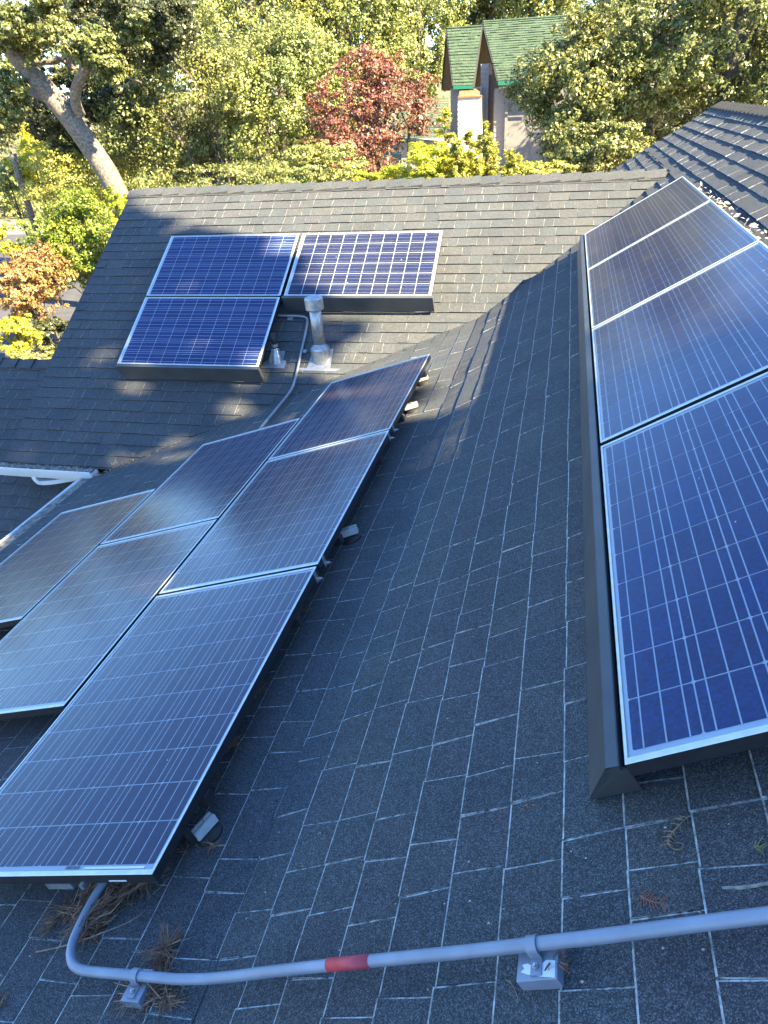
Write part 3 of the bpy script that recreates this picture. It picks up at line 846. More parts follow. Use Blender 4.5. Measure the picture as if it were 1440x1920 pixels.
# ------------------------------------------------------------------ feet beside the left array
def foot(px, py, label, big=1.0, turn=0.0):
    P = ROOF_L.hit(px, py, .03)
    a, b = ROOF_L.ab(P)
    T = ROOF_L.mat(a, b, 0) @ Matrix.Rotation(turn, 4, 'Z') @ Matrix.Scale(big, 4)
    root = bpy.data.objects.new('roof_mount_foot', None); COL.objects.link(root); root.matrix_world = T
    tag(root, label, 'mount foot', 'metal roof feet along the right edge of the left array')
    m = MB()
    m.tube([(0, 0, .003), (0, 0, .016), (0, 0, .03), (0, 0, .034)], [.062, .055, .03, .01], 20); m.build('flashing_dome', M_BLACK, root, True)
    m = MB()                                   # U channel rail end
    for lo, hi in (((-.05, -.021, .036), (.055, .021, .041)), ((-.05, -.021, .041), (.055, -.016, .072)), ((-.05, .016, .041), (.055, .021, .072)),
                   ((-.05, -.016, .067), (.055, -.006, .072)), ((-.05, .006, .067), (.055, .016, .072))):
        m.box(lo, hi)
    m.build('channel', M_LIP, root)
    m = MB(); m.tube([(.01, 0, .041), (.01, 0, .060)], .0075, 6); m.tube([(.01, 0, .06), (.01, 0, .085)], .004, 8); m.build('bolt', M_GALV, root)
    m = MB(); m.box((-.075, -.006, .035), (-.05, .006, .13)); m.build('upright', M_BLACK, root)
    return root
foot(386, 1556, 'nearest metal foot, upright channel end just right of the nearest left panel', .85, 1.15)
foot(655, 1004, 'lone metal foot half way up the left array edge', 1.05, .25)
foot(772, 766, 'nearer of the two paired far metal feet by the left array tip', 1.0, .1)
foot(792, 714, 'farthest metal foot, sunlit, beside the tip of the left array', 1.0, .1)
# clamp bolts on the frames' side
for (k, uu) in ((0, 1.60), (1, .07), (1, 1.60), (2, .07)):
    pn = [o for o in bpy.data.objects if o.name == 'solar_panel.%03d' % (4 + k)][0]
    m = MB(); m.tube([(PW + .002, uu, -.045), (PW + .022, uu, -.045)], .010, 8); m.tube([(PW + .022, uu, -.045), (PW + .032, uu, -.045)], .006, 8)
    m.box((PW + .001, uu - .014, -.060), (PW + .004, uu + .014, -.005)); m.build('end_clamp', M_GALV, pn)

# ------------------------------------------------------------------ conduits
rC = .0140
cond = empty('conduit', 'thick blue grey conduit bending from under the near panel and crossing the foreground', 'conduit', ROOF_L.hit(400, 1833, 0))
inv = Matrix.Translation(-cond.location)
hc = .058
cpts = [PAN_L.hit(196, 1652, -.10), ROOF_L.hit(172, 1690, .065), ROOF_L.hit(148, 1738, hc), ROOF_L.hit(136, 1765, hc), ROOF_L.hit(131, 1795, hc), ROOF_L.hit(141, 1816, hc), ROOF_L.hit(170, 1822, hc), ROOF_L.hit(255, 1829, hc), ROOF_L.hit(330, 1836, hc)]
bend = ROOF_L.hit(398, 1836, hc)
tail = [ROOF_R.hit(560, 1815, hc), ROOF_R.hit(1000, 1772, hc), ROOF_R.hit(1450, 1714, hc), ROOF_R.hit(1650, 1690, hc)]
path = smooth_path(cpts[:1] + cpts[1:], 2) + [bend * .98 + tail[0] * .02] + tail
path = smooth_path(path, 1)
m = MB(); m.tube(path, rC, 18); o = m.build('pipe', M_CONDUIT, cond, True); o.matrix_parent_inverse = inv
a, b = tail[0], tail[1]
def on_tail(px):
    best = min(range(401), key=lambda i: abs(project(a.lerp(b, i/400.0))[0] - px)); return a.lerp(b, best/400.0)
m = MB(); m.tube([on_tail(616), on_tail(695)], rC + .0012, 18, cap=True); o = m.build('red_label', M_RED, cond, True); o.matrix_parent_inverse = inv

def strap(P, along, fr, label, blk, pale):
    root = empty('conduit_clamp', label, 'clamp', P, 'clamps holding the foreground conduit'); inv = Matrix.Translation(-root.location)
    n = fr.n; t = along.normalized(); sd_ = n.cross(t).normalized()
    if project(P + sd_)[1] < project(P)[1]: sd_ = -sd_
    m = MB(); R0 = rC + .0012; R1 = rC + .0045; w = .012
    pts = []
    for i in range(13):
        an = math.pi * i / 12
        pts.append((math.cos(an), math.sin(an)))
    for (c0, s0), (c1_, s1_) in zip(pts, pts[1:]):
        q = [P - sd_ * (R1*c0*-1) + n * (R1*s0), P - sd_ * (R1*c1_*-1) + n * (R1*s1_)]
        m.quad(q[0] - t*w, q[0] + t*w, q[1] + t*w, q[1] - t*w)
        qi = [P + sd_ * (R0*c0) + n * (R0*s0), P + sd_ * (R0*c1_) + n * (R0*s1_)]
        m.quad(q[0] - t*w, q[1] - t*w, qi[1] - t*w, qi[0] - t*w); m.quad(q[0] + t*w, qi[0] + t*w, qi[1] + t*w, q[1] + t*w)
    o = m.build('strap', M_CONDUIT, root, False); o.matrix_parent_inverse = inv
    m = MB(); T = Matrix((sd_, t, n)).transposed().to_4x4(); T.translation = P
    m.box((rC + .001, -w, -.020), (rC + .036, w, -.0165), T); m.box((rC + .001, -w, -.0165), (rC + .0045, w, .002), T)
    o = m.build('tab', M_CONDUIT, root); o.matrix_parent_inverse = inv
    m = MB(); m.tube([T @ Vector((rC + .020, 0, -.0165)), T @ Vector((rC + .020, 0, -.011))], .0065, 8); m.tube([T @ Vector((rC + .020, 0, -.011)), T @ Vector((rC + .020, 0, -.007))], .0035, 8)
    o = m.build('bolt', M_GALV, root); o.matrix_parent_inverse = inv
    m = MB(); m.box((-.03, -blk, -hc + .004), (.058, blk, -.0205), T, bev=.001)
    o = m.build('block', M_CONDUIT, root); o.matrix_parent_inverse = inv
    m = MB()
    if pale:
        z = -.0198
        pp = [(.022, -.040), (.020, -.020), (.034, .0), (.024, .022), (.026, .034), (.034, .028), (.040, .036), (.046, .020), (.052, -.01), (.056, -.041)]
        pts_ = [T @ Vector((u_, -v_ if pale > 0 else v_, z)) for u_, v_ in pp]
        m.poly(pts_)
        o = m.build('peeled_patch', M_WHITE, root); o.matrix_parent_inverse = inv
    return root
Pm = on_tail(1000)
strap(Pm, tail[1] - tail[0], ROOF_R, 'conduit clamp at right of centre, on a block with peeling white paint', .045, 1)
Pn = ROOF_L.hit(256, 1829, hc)
strap(Pn, ROOF_L.hit(330, 1836, hc) - ROOF_L.hit(170, 1822, hc), ROOF_L, 'conduit clamp near the left bend, half buried in dry needles', .032, 0)

c2_ = empty('conduit', 'thin grey conduit curving down the far roof from the far panels to the left array', 'conduit', ROOF_B.hit(565, 650, 0)); inv = Matrix.Translation(-c2_.location)
hh = .04
pb = [ROOF_B.hit(522, 592, hh), ROOF_B.hit(560, 592, hh), ROOF_B.hit(576, 595, hh), ROOF_B.hit(577, 606, hh), ROOF_B.hit(566, 655, hh), ROOF_B.hit(558, 692, hh), ROOF_B.hit(551, 722, hh)]
pc = [ROOF_L.hit(543, 737, hh), ROOF_L.hit(520, 765, hh), ROOF_L.hit(488, 804, hh)]
m = MB(); m.tube(smooth_path(pb + pc, 2), .0135, 12); o = m.build('pipe', M_CONDUIT2, c2_, True); o.matrix_parent_inverse = inv
for px, py in ((545, 600), (571, 661)):
    P = ROOF_B.hit(px, py, .0); T = ROOF_B.mat(*ROOF_B.ab(P), 0); m = MB(); m.box((-.03, -.02, .0125), (.03, .02, .03), T, bev=.003)
    o = m.build('bracket', M_GALV, c2_); o.matrix_parent_inverse = inv

# ------------------------------------------------------------------ roof vents
def vertical(P, lean=(0, 0)): return Vector((lean[0], lean[1], 1))
def lathe(m, base, prof, seg=20, axis=Vector((0, 0, 1))):
    m.tube([base + axis * h for r, h in prof], [r for r, h in prof], seg)
PB = ROOF_B.hit(603, 672, 0)
v1 = empty('vent_pipe', 'tall dull galvanised vent pipe with round cap below the right far panel', 'vent pipe', PB); inv = Matrix.Translation(-PB)
T = ROOF_B.mat(*ROOF_B.ab(PB), 0)
m = MB()
pl = [(-.16, -.19), (.0, -.205), (.15, -.20), (.25, -.17), (.26, -.165), (.14, -.155), (.10, .10), (-.10, .10), (-.11, -.165), (-.16, -.175)]
def base_plate(m, pts, z0, z1, T):
    up_ = [T @ Vector((a, b, z1)) for a, b in pts]; dn_ = [T @ Vector((a, b, z0)) for a, b in pts]
    m.poly(up_)
    for i in range(len(pts)):
        j = (i+1) % len(pts); m.quad(up_[i], dn_[i], dn_[j], up_[j])
base_plate(m, [(-.23, -.185), (.20, -.185), (.24, -.15), (.13, -.15), (.11, .12), (-.11, .12), (-.13, -.15), (-.23, -.15)], .012, .017, T)
o = m.build('flashing', M_GALV, v1); o.matrix_parent_inverse = inv
def seam(prof, sc=1): return prof
axis = Vector((-.03, -.02, 1)).normalized()
m = MB(); lathe(m, PB, [(.105, -.06), (.105, .11), (.100, .125), (.066, .155), (.064, .165)], 28, axis); o = m.build('collar', M_GALV, v1, False); o.matrix_parent_inverse = inv
m = MB(); lathe(m, PB, [(.062, .15), (.062, .60)], 22, axis); o = m.build('pipe', M_GALV, v1, True); o.matrix_parent_inverse = inv
m = MB(); lathe(m, PB + axis*.0, [(.078, .52), (.094, .53), (.096, .535), (.096, .64), (.090, .652), (.02, .662)], 28, axis); o = m.build('cap', M_GALV, v1, False); o.matrix_parent_inverse = inv
PS = ROOF_B.hit(519, 676, 0)
v2 = empty('vent_pipe', 'small silver cone vent with black pipe top beside the lower left far panel', 'vent pipe', PS); inv = Matrix.Translation(-PS)
T = ROOF_B.mat(*ROOF_B.ab(PS), 0)
m = MB(); base_plate(m, [(-.155, -.12), (.12, -.12), (.12, -.02), (.075, .0), (.07, .14), (-.09, .14), (-.09, -.0), (-.14, -.05)], .012, .017, T); o = m.build('flashing', M_GALV, v2); o.matrix_parent_inverse = inv
m = MB(); lathe(m, PS, [(.085, -.02), (.078, .01), (.038, .14), (.036, .15), (.036, .185)], 20); o = m.build('cone', M_GALV, v2, False); o.matrix_parent_inverse = inv
m = MB(); lathe(m, PS, [(.041, .142), (.041, .157)], 16); o = m.build('rubber_ring', M_BLACK, v2, True); o.matrix_parent_inverse = inv
m = MB(); lathe(m, PS, [(.027, .15), (.027, .30)], 16); o = m.build('black_pipe', M_BLACK, v2, True); o.matrix_parent_inverse = inv

# ------------------------------------------------------------------ debris
def needle_pile(name, spots, label, cat, n, spread, length, fr, mats=(M_NEEDLE, M_TWIG), lift=.05, flat=.35, dirv=None):
    m = MB()
    for i in range(n):
        c, sc_ = random.choice(spots)
        P = c + fr.ex * random.gauss(0, spread*sc_) + fr.ey * random.gauss(0, spread*sc_*.8) + fr.n * random.uniform(.004, lift)
        an = random.uniform(0, 6.28) if dirv is None or random.random() < .4 else dirv + random.gauss(0, .35)
        d = fr.ex * math.cos(an) + fr.ey * math.sin(an) + fr.n * random.gauss(0, flat)
        l = length * random.uniform(.4, 1.2); d.normalize(); bnd = fr.n * random.uniform(-.15, .1) * l + fr.ex * random.gauss(0, .08) * l
        w = random.uniform(.0009, .0022)
        m.tube([P, P + d*l*.5 + bnd*.3, P + d*l + bnd], [w, w, w*.5], 4, m=0 if random.random() < .65 else 1, cap=False)
        if random.random() < .5:
            sd_ = d.cross(fr.n).normalized()
            for q in range(5):
                b0 = P + d*l*(.3 + .14*q)
                for s_ in (1, -1):
                    m.tube([b0, b0 + (sd_*s_*.8 + d*.5)*.012 + fr.n*.002], [.0006, .0003], 3, m=0, cap=False)
    return tag(m.build(name, list(mats)), label, cat, kind='stuff')
dirt = [(ROOF_L.hit(222, 1668, 0), 1.0), (ROOF_L.hit(255, 1660, 0), .8), (ROOF_L.hit(190, 1706, 0), .9), (ROOF_L.hit(275, 1648, 0), .6), (ROOF_L.hit(172, 1740, 0), .6)]
needle_pile('needle_pile', dirt, 'big pile of dry brown redwood needles under the corner of the nearest left panel', 'dry needles', 1700, .040, .07, ROOF_L, lift=.06, dirv=.9)
needle_pile('needle_pile', [(ROOF_L.hit(132, 1712, 0), .8), (ROOF_L.hit(112, 1728, 0), .7)], 'feathery dry sprig sticking out left of the conduit bend', 'dry sprig', 60, .02, .08, ROOF_L, lift=.03, dirv=3.6)
needle_pile('needle_pile', [(ROOF_L.hit(258, 1868, 0), 1.0), (ROOF_L.hit(300, 1855, 0), 1.0), (ROOF_L.hit(315, 1880, 0), .6)], 'dry needles bunched below the conduit at the left clamp', 'dry needles', 130, .028, .075, ROOF_L, lift=.03)
needle_pile('needle_pile', [(ROOF_L.hit(312, 1800, 0), .6), (ROOF_L.hit(318, 1785, 0), .5)], 'upright tuft of dry grassy stems just above the conduit at the left clamp', 'dry tuft', 110, .018, .075, ROOF_L, lift=.03, flat=.45)
needle_pile('needle_pile', [(ROOF_R.hit(1046, 1800, 0), .4), (ROOF_R.hit(1050, 1820, 0), .4)], 'few dry needles wedged beside the painted conduit block', 'dry needles', 22, .012, .05, ROOF_R, lift=.04)
needle_pile('needle_pile', [(ROOF_L.hit(360, 1520, 0), .6), (ROOF_L.hit(405, 1590, 0), .5), (ROOF_L.hit(350, 1590, 0), .6)], 'dark needle crumbs around the nearest metal foot', 'dry needles', 60, .02, .04, ROOF_L, lift=.02)
needle_pile('needle_pile', [(ROOF_L.hit(480, 1300, 0), .8), (ROOF_L.hit(440, 1400, 0), .8), (ROOF_L.hit(560, 1150, 0), .8)], 'dry needles in the shadow gap along the left array edge', 'dry needles', 110, .03, .05, ROOF_L, lift=.03)
needle_pile('needle_pile', [(ROOF_L.hit(5, 1885, 0), .6)], 'small dark needle bits at the lower left corner of the roof', 'dry needles', 30, .015, .03, ROOF_L, lift=.012)
needle_pile('needle_pile', [(ROOF_R.hit(1180, 1470, 0), .5)], 'brown needle crumbs under the front corner of the right column', 'dry needles', 30, .012, .03, ROOF_R, lift=.012)

def twig(pts, fr, r, label, leaflets=0, mat=M_TWIG, name='twig'):
    root_pts = [fr.hit(px, py, h) for px, py, h in pts]
    pth = smooth_path(root_pts, 2); m = MB(); m.tube(pth, [r*(1 - .5*i/len(pth)) for i in range(len(pth))], 6)
    for i in range(leaflets):
        k = int(len(pth) * (i + .5) / leaflets); k = min(k, len(pth) - 2)
        d = (pth[k+1] - pth[k]).normalized(); sd_ = d.cross(fr.n).normalized()
        for s_ in (1, -1):
            m.tube([pth[k], pth[k] + (sd_*s_ + d*.7)*random.uniform(.010, .020) + fr.n*.004], [.0014, .0007], 4)
    return tag(m.build(name, mat), label, 'twig')
twig([(68, 1785, .01), (130, 1772, .03), (200, 1746, .055), (245, 1728, .045), (274, 1706, .02)], ROOF_L, .0024, 'long pale stick lying across the conduit bend')
twig([(1253, 1568, .006), (1252, 1582, .010), (1262, 1592, .010), (1276, 1594, .010), (1283, 1586, .008), (1276, 1579, .006), (1264, 1581, .006)], ROOF_R, .0018, 'small curled loop of dry twig below the right column of panels', 0)
twig([(1290, 1532, .006), (1272, 1548, .008), (1256, 1565, .01), (1253, 1582, .01)], ROOF_R, .0016, 'feathered upper end of the curled dry sprig', 7)
twig([(1355, 1666, .008), (1400, 1664, .009), (1445, 1655, .009), (1500, 1650, .009)], ROOF_R, .0046, 'short thick grey stick at the right picture edge above the conduit', mat=simple('grey_stick', (.20, .19, .17), .9, noise=.4, scale=80))
twig([(1188, 1672, .006), (1205, 1683, .010), (1225, 1692, .010), (1246, 1694, .006)], ROOF_R, .0026, 'reddish brown feathery needle sprig above the right conduit', 14, simple('rust_sprig', (.22, .09, .06), .8))
twig([(935, 1836, .005), (955, 1838, .008), (968, 1858, .01), (974, 1888, .005)], ROOF_R, .0016, 'curved brown twig lying left below the painted block')
twig([(972, 1516, .004), (985, 1511, .006), (997, 1506, .004)], ROOF_R, .0022, 'tiny brown sprig mid roof left of the skirt end', 5, M_NEEDLE)
twig([(617, 1636, .004), (626, 1628, .008), (638, 1616, .005)], ROOF_L, .0022, 'small pinkish feather-like sprig in the middle of the roof', 7, simple('pink_sprig', (.26, .17, .15), .8))
twig([(1414, 1588, .006), (1422, 1586, .008), (1430, 1590, .006)], ROOF_R, .0018, 'small olive tuft at the right edge of the roof', 4, simple('olive_sprig', (.16, .16, .06), .8))
# dry leaf by the painted block
m = MB(); Pq = ROOF_R.hit(1045, 1812, .02)
m.poly([Pq + ROOF_R.ey*.03 + ROOF_R.n*.02, Pq + ROOF_R.ex*.008, Pq - ROOF_R.ey*.03, Pq - ROOF_R.ex*.008 + ROOF_R.n*.01]); tag(m.build('dry_leaf', M_PALELEAF), 'pale dry leaf standing against the right side of the painted block', 'leaf')
# pale sunlit litter along the top edge of the right column
m = MB()
for i in range(80):
    t = random.random()**.8
    uu = uR + 1.9 * SS + t * 2.1 * SS
    if random.random() < .55: uu = uR + random.choice([2.35, 2.45, 3.0, 3.1, 3.3, 3.7, 3.85]) * SS + random.gauss(0, .06)
    P = ROOF_R.P(vR + PW + .05 + random.uniform(0, .05), uu, random.uniform(.02, .09))
    leaf_patch(m, P, random.uniform(.03, .06), Vector((random.gauss(0, .5), random.gauss(0, .5), 1)))
tag(m.build('dry_leaf_drift', M_PALELEAF), 'pale sunlit dry leaves drifted along the top edge of the right column', 'leaf litter', kind='stuff')
# bird droppings and flecks on the glass
m = MB()
for fr, a0, a1_, b0, b1 in ((PAN_R, vR + .05, vR + .93, uR, uR + 6.4), (PAN_L, vL - 2.9, vL - .05, uL[0], uL[0] + 4.9), (PAN_B, xB + .1, xB + 3.2, tB + 1.05, tB + 1.95)):
    for i in range(34):
        aa, bb = random.uniform(a0, a1_), random.uniform(b0, b1)
        P = fr.P(aa, bb, .0012) if fr is not PAN_B else fr.P(aa, bb, .0012)
        if fr is PAN_L and (aa < vL - 1.0 and not (uL[1] + .1 < bb < uL[1] + 3.2)): continue
        if fr is PAN_L and aa < vL - 2.02 and not (uL[2] + .1 < bb < uL[2] + 1.6): continue
        r_ = random.choice([.0012, .0015, .002, .003, .0045]); n_ = 7
        m.poly([P + fr.ex*math.cos(6.283*k/n_)*r_*random.uniform(.6, 1.2) + fr.ey*math.sin(6.283*k/n_)*r_*random.uniform(.6, 1.5) for k in range(n_)])
tag(m.build('panel_flecks', M_BACK), 'pale droppings and flecks dotted over the panel glass', 'specks', kind='stuff')
# scattered pale specks
m = MB()
for i in range(170):
    px, py = random.uniform(0, 1440), random.uniform(380, 1900)
    fr = ROOF_B if (py < 560 and px < 1000) else (ROOF_R if px > 1075 - .40*(py - 160) else ROOF_L)
    if fr is ROOF_L and py < 900: fr = ROOF_B
    P = fr.hit(px, py, .012)
    if P.y < .5 or P.y > 9.4 or P.x < -5.6: continue
    s_ = random.uniform(.001, .0035) * (1 + P.length*.12)
    m.poly([P + fr.ex*s_, P + fr.ey*s_*random.uniform(.5, 1), P - fr.ex*s_, P - fr.ey*s_*random.uniform(.5, 1)])
tag(m.build('roof_specks', M_PALELEAF), 'tiny pale flecks and seed husks scattered over the shingles', 'specks', kind='stuff')

# ------------------------------------------------------------------ ground, road
GZ = -6.0
m = MB(); m.quad((-600, -300, GZ), (600, -300, GZ), (600, 900, GZ), (-600, 900, GZ)); tag(m.build('ground', M_GROUND), 'dry ground with leaf litter around the houses', kind='structure')
m = MB()
rp = [(-60, 40.5), (-31, 40), (-20, 33), (-10, 28), (-9, 14), (-14.5, 15), (-30, 22), (-60, 26)]
m.poly([(x_, y_, GZ + .004) for x_, y_ in reversed(rp)]); tag(m.build('road', M_ROAD), 'asphalt road and driveway beyond the roof, its shade put into the dark colour', kind='structure')
m = MB()
for a_, b_ in zip(rp[:3], rp[1:4]):
    A_ = Vector((*a_, GZ)); B_ = Vector((*b_, GZ)); d = (B_ - A_).normalized(); n_ = Vector((-d.y, d.x, 0))
    T = Matrix((d, n_, Vector((0, 0, 1)))).transposed().to_4x4(); T.translation = A_
    m.box((0, .0, 0), ((B_-A_).length, .16, .13), T)
tag(m.build('kerb', M_KERB), 'pale concrete kerb along the far side of the road', kind='structure')
# rising bank beyond the road
m = MB(); nx, ny = 50, 22
def hz(x_, y_):
    t = max(0, min(1, (y_ - 46) / 70)); return GZ + .002 + t*t*8.5 + .35*math.sin(x_*.21 + y_*.13) * t
for i in range(nx):
    for j in range(ny):
        xa, xb = -190 + i*7.6, -190 + (i+1)*7.6; ya, yb = 46 + j*6, 46 + (j+1)*6
        m.quad((xa, ya, hz(xa, ya)), (xb, ya, hz(xb, ya)), (xb, yb, hz(xb, yb)), (xa, yb, hz(xa, yb)))
tag(m.build('hillside', simple('dry_grass_hill', (.11, .10, .05), .95, noise=.35, scale=.8)), 'tan dry grass bank beyond the road', kind='structure')

# ------------------------------------------------------------------ foliage
def leaf_mesh(P, Nn, size, aspect, name, mat, parent=None, T=None):
    """P (n,3) leaf centres, Nn (n,3) preferred normals"""
    n = len(P)
    nn = Nn + rng.normal(0, .6, (n, 3)); nn /= np.linalg.norm(nn, axis=1)[:, None]
    a = np.cross(nn, rng.normal(0, 1, (n, 3))); a /= np.linalg.norm(a, axis=1)[:, None]
    b = np.cross(nn, a)
    sz = (size * rng.uniform(.6, 1.35, n))[:, None]
    V = np.empty((n, 4, 3))
    V[:, 0] = P - a*sz*.5; V[:, 1] = P + b*sz*aspect*.5 + nn*sz*.08; V[:, 2] = P + a*sz*.5; V[:, 3] = P - b*sz*aspect*.5 + nn*sz*.08
    me = bpy.data.meshes.new(name)
    me.vertices.add(4*n); me.vertices.foreach_set('co', V.reshape(-1))
    me.loops.add(4*n); me.loops.foreach_set('vertex_index', np.arange(4*n, dtype=np.int32))
    me.polygons.add(n); me.polygons.foreach_set('loop_start', np.arange(0, 4*n, 4, dtype=np.int32)); me.polygons.foreach_set('loop_total', np.full(n, 4, dtype=np.int32))
    me.materials.append(mat); me.update(calc_edges=True)
    o = bpy.data.objects.new(name, me); COL.objects.link(o)
    if parent: o.parent = parent; o.matrix_parent_inverse = Matrix.Translation(-parent.location)
    return o

def crown_points(C, R, ncl, nleaf, clump=.30, fill=.45, flat=.75):
    """boughs scattered through an uneven ellipsoid, each bough a cluster of small leaf tufts"""
    d = rng.normal(0, 1, (ncl, 3)); d /= np.linalg.norm(d, axis=1)[:, None]
    r = rng.uniform(fill, 1.0, ncl) ** .6
    lump = 1 + .16*np.sin(d[:, 0]*4 + rng.uniform(0, 6)) * np.cos(d[:, 2]*5 + rng.uniform(0, 6)) + rng.normal(0, .07, ncl)
    cc = d * (r * lump)[:, None] * (1 - clump*.5)
    cr = clump * rng.uniform(.55, 1.35, ncl)
    w = cr**2
    nt = max(ncl*5, nleaf // 34)
    ti = rng.choice(ncl, nt, p=w/w.sum())
    tq = rng.normal(0, 1, (nt, 3)); tq /= np.linalg.norm(tq, axis=1)[:, None]
    tc = cc[ti] + tq * np.clip(rng.normal(.85, .25, nt), .1, 1.5)[:, None] * cr[ti][:, None] * np.array([1, 1, flat])
    tr_ = .30 * clump * rng.uniform(.6, 1.5, nt) * 1.25
    idx = rng.choice(nt, nleaf)
    q = rng.normal(0, 1, (nleaf, 3)); q /= np.linalg.norm(q, axis=1)[:, None]
    rr = rng.uniform(.15, 1.0, nleaf)**.5
    P = (tc[idx] + q * (rr * tr_[idx])[:, None] * np.array([1, 1, .75])) * np.array(R) + np.array(C)
    Nn = q*.8 + tq[idx]*.5 + cc[ti[idx]]*.4 + np.array([0, 0, .45])
    return P, Nn, cc * np.array(R) + np.array(C)

def limbs(m, base, top, r0, centers, k=9, m_i=0):
    base, top = Vector(base), Vector(top)
    n = 7; pts = [base.lerp(top, i/(n-1)) + Vector((math.sin(i*1.3)*.06, math.cos(i*1.7)*.06, 0)) * r0 * 4 for i in range(n)]
    m.tube(pts, [r0*(1 - .55*i/(n-1)) for i in range(n)], 9, m=m_i)
    for j in range(min(k, len(centers))):
        c = Vector(centers[j]); s_ = pts[random.randint(2, n-2)]
        mid = s_.lerp(c, .5) + Vector((0, 0, (c - s_).length*.12)) + Vector((random.gauss(0, .1), random.gauss(0, .1), 0))*(c-s_).length
        m.tube(smooth_path([s_, mid, c], 1), [r0*.38, r0*.3, r0*.22, r0*.16, r0*.1][:len(smooth_path([s_, mid, c], 1))] + [r0*.1]*max(0, len(smooth_path([s_, mid, c], 1))-5), 6, m=m_i)

def tree(label, cat, px, py, rpx, rpy, Y, leafmat, nleaf, leafsize, ncl=60, clump=.30, aspect=.55, bark=M_BARKD, name='tree', group=None, trunk=None, depth=None, flat=.75, fill=.45):
    C = at(px, py, Y); dist = C.dot(FWD); k = dist / F_PX
    R = (rpx*k, (depth or (rpx*k*.9)), rpy*k)
    base = Vector((C.x + random.uniform(-.3, .3), C.y + .2, GZ))
    root = empty(name, label, cat, base, group)
    P, Nn, cc = crown_points(C, R, ncl, nleaf, clump, fill, flat)
    leaf_mesh(P, Nn, leafsize, aspect, 'crown', leafmat, root)
    m = MB(); r0 = (.035 * (C.z - GZ) + .05) if cat == 'tree' and (C.z - GZ) > 4.5 else .05
    if trunk:
        tp = [at(x_, y_, yy) for x_, y_, yy in trunk]; base2 = Vector((tp[0].x, tp[0].y, GZ))
        limbs(m, base2, tp[-1], r0, [c for c in cc], 8)
    else: limbs(m, base, C + Vector((0, 0, R[2]*.3)), r0, [c for c in cc], 10)
    o = m.build('trunk', bark, root, True); o.matrix_parent_inverse = Matrix.Translation(-root.location)
    return root

# --- the big leaning oak at upper left
oak = empty('oak_tree', 'big leaning oak at upper left with thick bare grey trunk and forked branch', 'tree', at(215, 345, 21.5))
oinv = Matrix.Translation(-oak.location)
YO = 21.5
tp = [at(300, 470, YO+.5), at(215, 345, YO), at(180, 290, YO), at(120, 205, YO), at(45, 122, YO), at(10, 75, YO+.2), at(-30, 20, YO)]
tp[0].z = GZ
m = MB(); pth = smooth_path(tp, 2); m.tube(pth, [.33*(1 - .25*i/len(pth)) for i in range(len(pth))], 16)
o = m.build('trunk', M_BARK, oak, True); o.matrix_parent_inverse = oinv
def limb(pts, r0, r1, nm='branch', mt=M_BARK, par=oak, iv=oinv):
    m = MB(); p_ = smooth_path([at(*q) for q in pts], 2); m.tube(p_, [r0 + (r1-r0)*i/len(p_) for i in range(len(p_))], 10)
    o = m.build(nm, mt, par, True); o.matrix_parent_inverse = iv
limb([(150, 215, YO), (140, 190, YO-.2), (143, 160, YO-.3), (165, 122, YO-.4), (190, 80, YO)], .17, .12)
limb([(165, 125, YO-.4), (200, 90, YO), (240, 75, YO+1)], .10, .03)
limb([(135, 130, YO+1), (118, 108, YO+1), (95, 118, YO+1), (60, 115, YO+1)], .11, .06)
limb([(135, 130, YO+1), (125, 70, YO+1), (80, 45, YO+1.5), (40, 10, YO+2)], .13, .07)
limb([(120, 205, YO), (60, 170, YO+1), (0, 160, YO+2)], .16, .07)
limb([(210, 130, YO+1), (240, 145, YO+.5), (265, 155, YO)], .05, .02)
def crown_bits(par, iv, bits, mat, size, name='crown', asp=.55):
    Ps, Ns = [], []
    for px, py, r, Y, n in bits:
        C = at(px, py, Y); k = C.dot(FWD) / F_PX
        P, Nn, cc = crown_points(C, (r*k, r*k*.9, r*k*.8), max(8, n//700), n, .36, .3)
        Ps.append(P); Ns.append(Nn)
    o = leaf_mesh(np.concatenate(Ps), np.concatenate(Ns), size, asp, name, mat)
    o.parent = par; o.matrix_parent_inverse = iv
    return o
crown_bits(oak, oinv, [(30, 50, 85, YO-.5, 12000), (70, 15, 70, YO-1, 8000), (15, 165, 50, YO-.4, 4000), (168, 95, 60, YO-1.4, 9000), (200, 130, 40, YO-1.5, 4500), (5, 215, 45, YO, 3000), (245, 50, 50, YO-.5, 5000)], L_OAK, .095)
crown_bits(oak, oinv, [(210, 30, 95, YO+3, 11000), (300, 60, 80, YO+3, 8000), (120, 10, 70, YO+4, 4000), (40, 220, 85, YO+4, 9000), (230, 190, 60, YO+4, 5000), (110, 260, 60, YO+5, 5000), (115, 155, 55, YO+5, 5000), (180, 215, 50, YO+4, 4500)], L_OAKD, .11, 'inner_crown')  # shade inside the crown is put into darker leaves

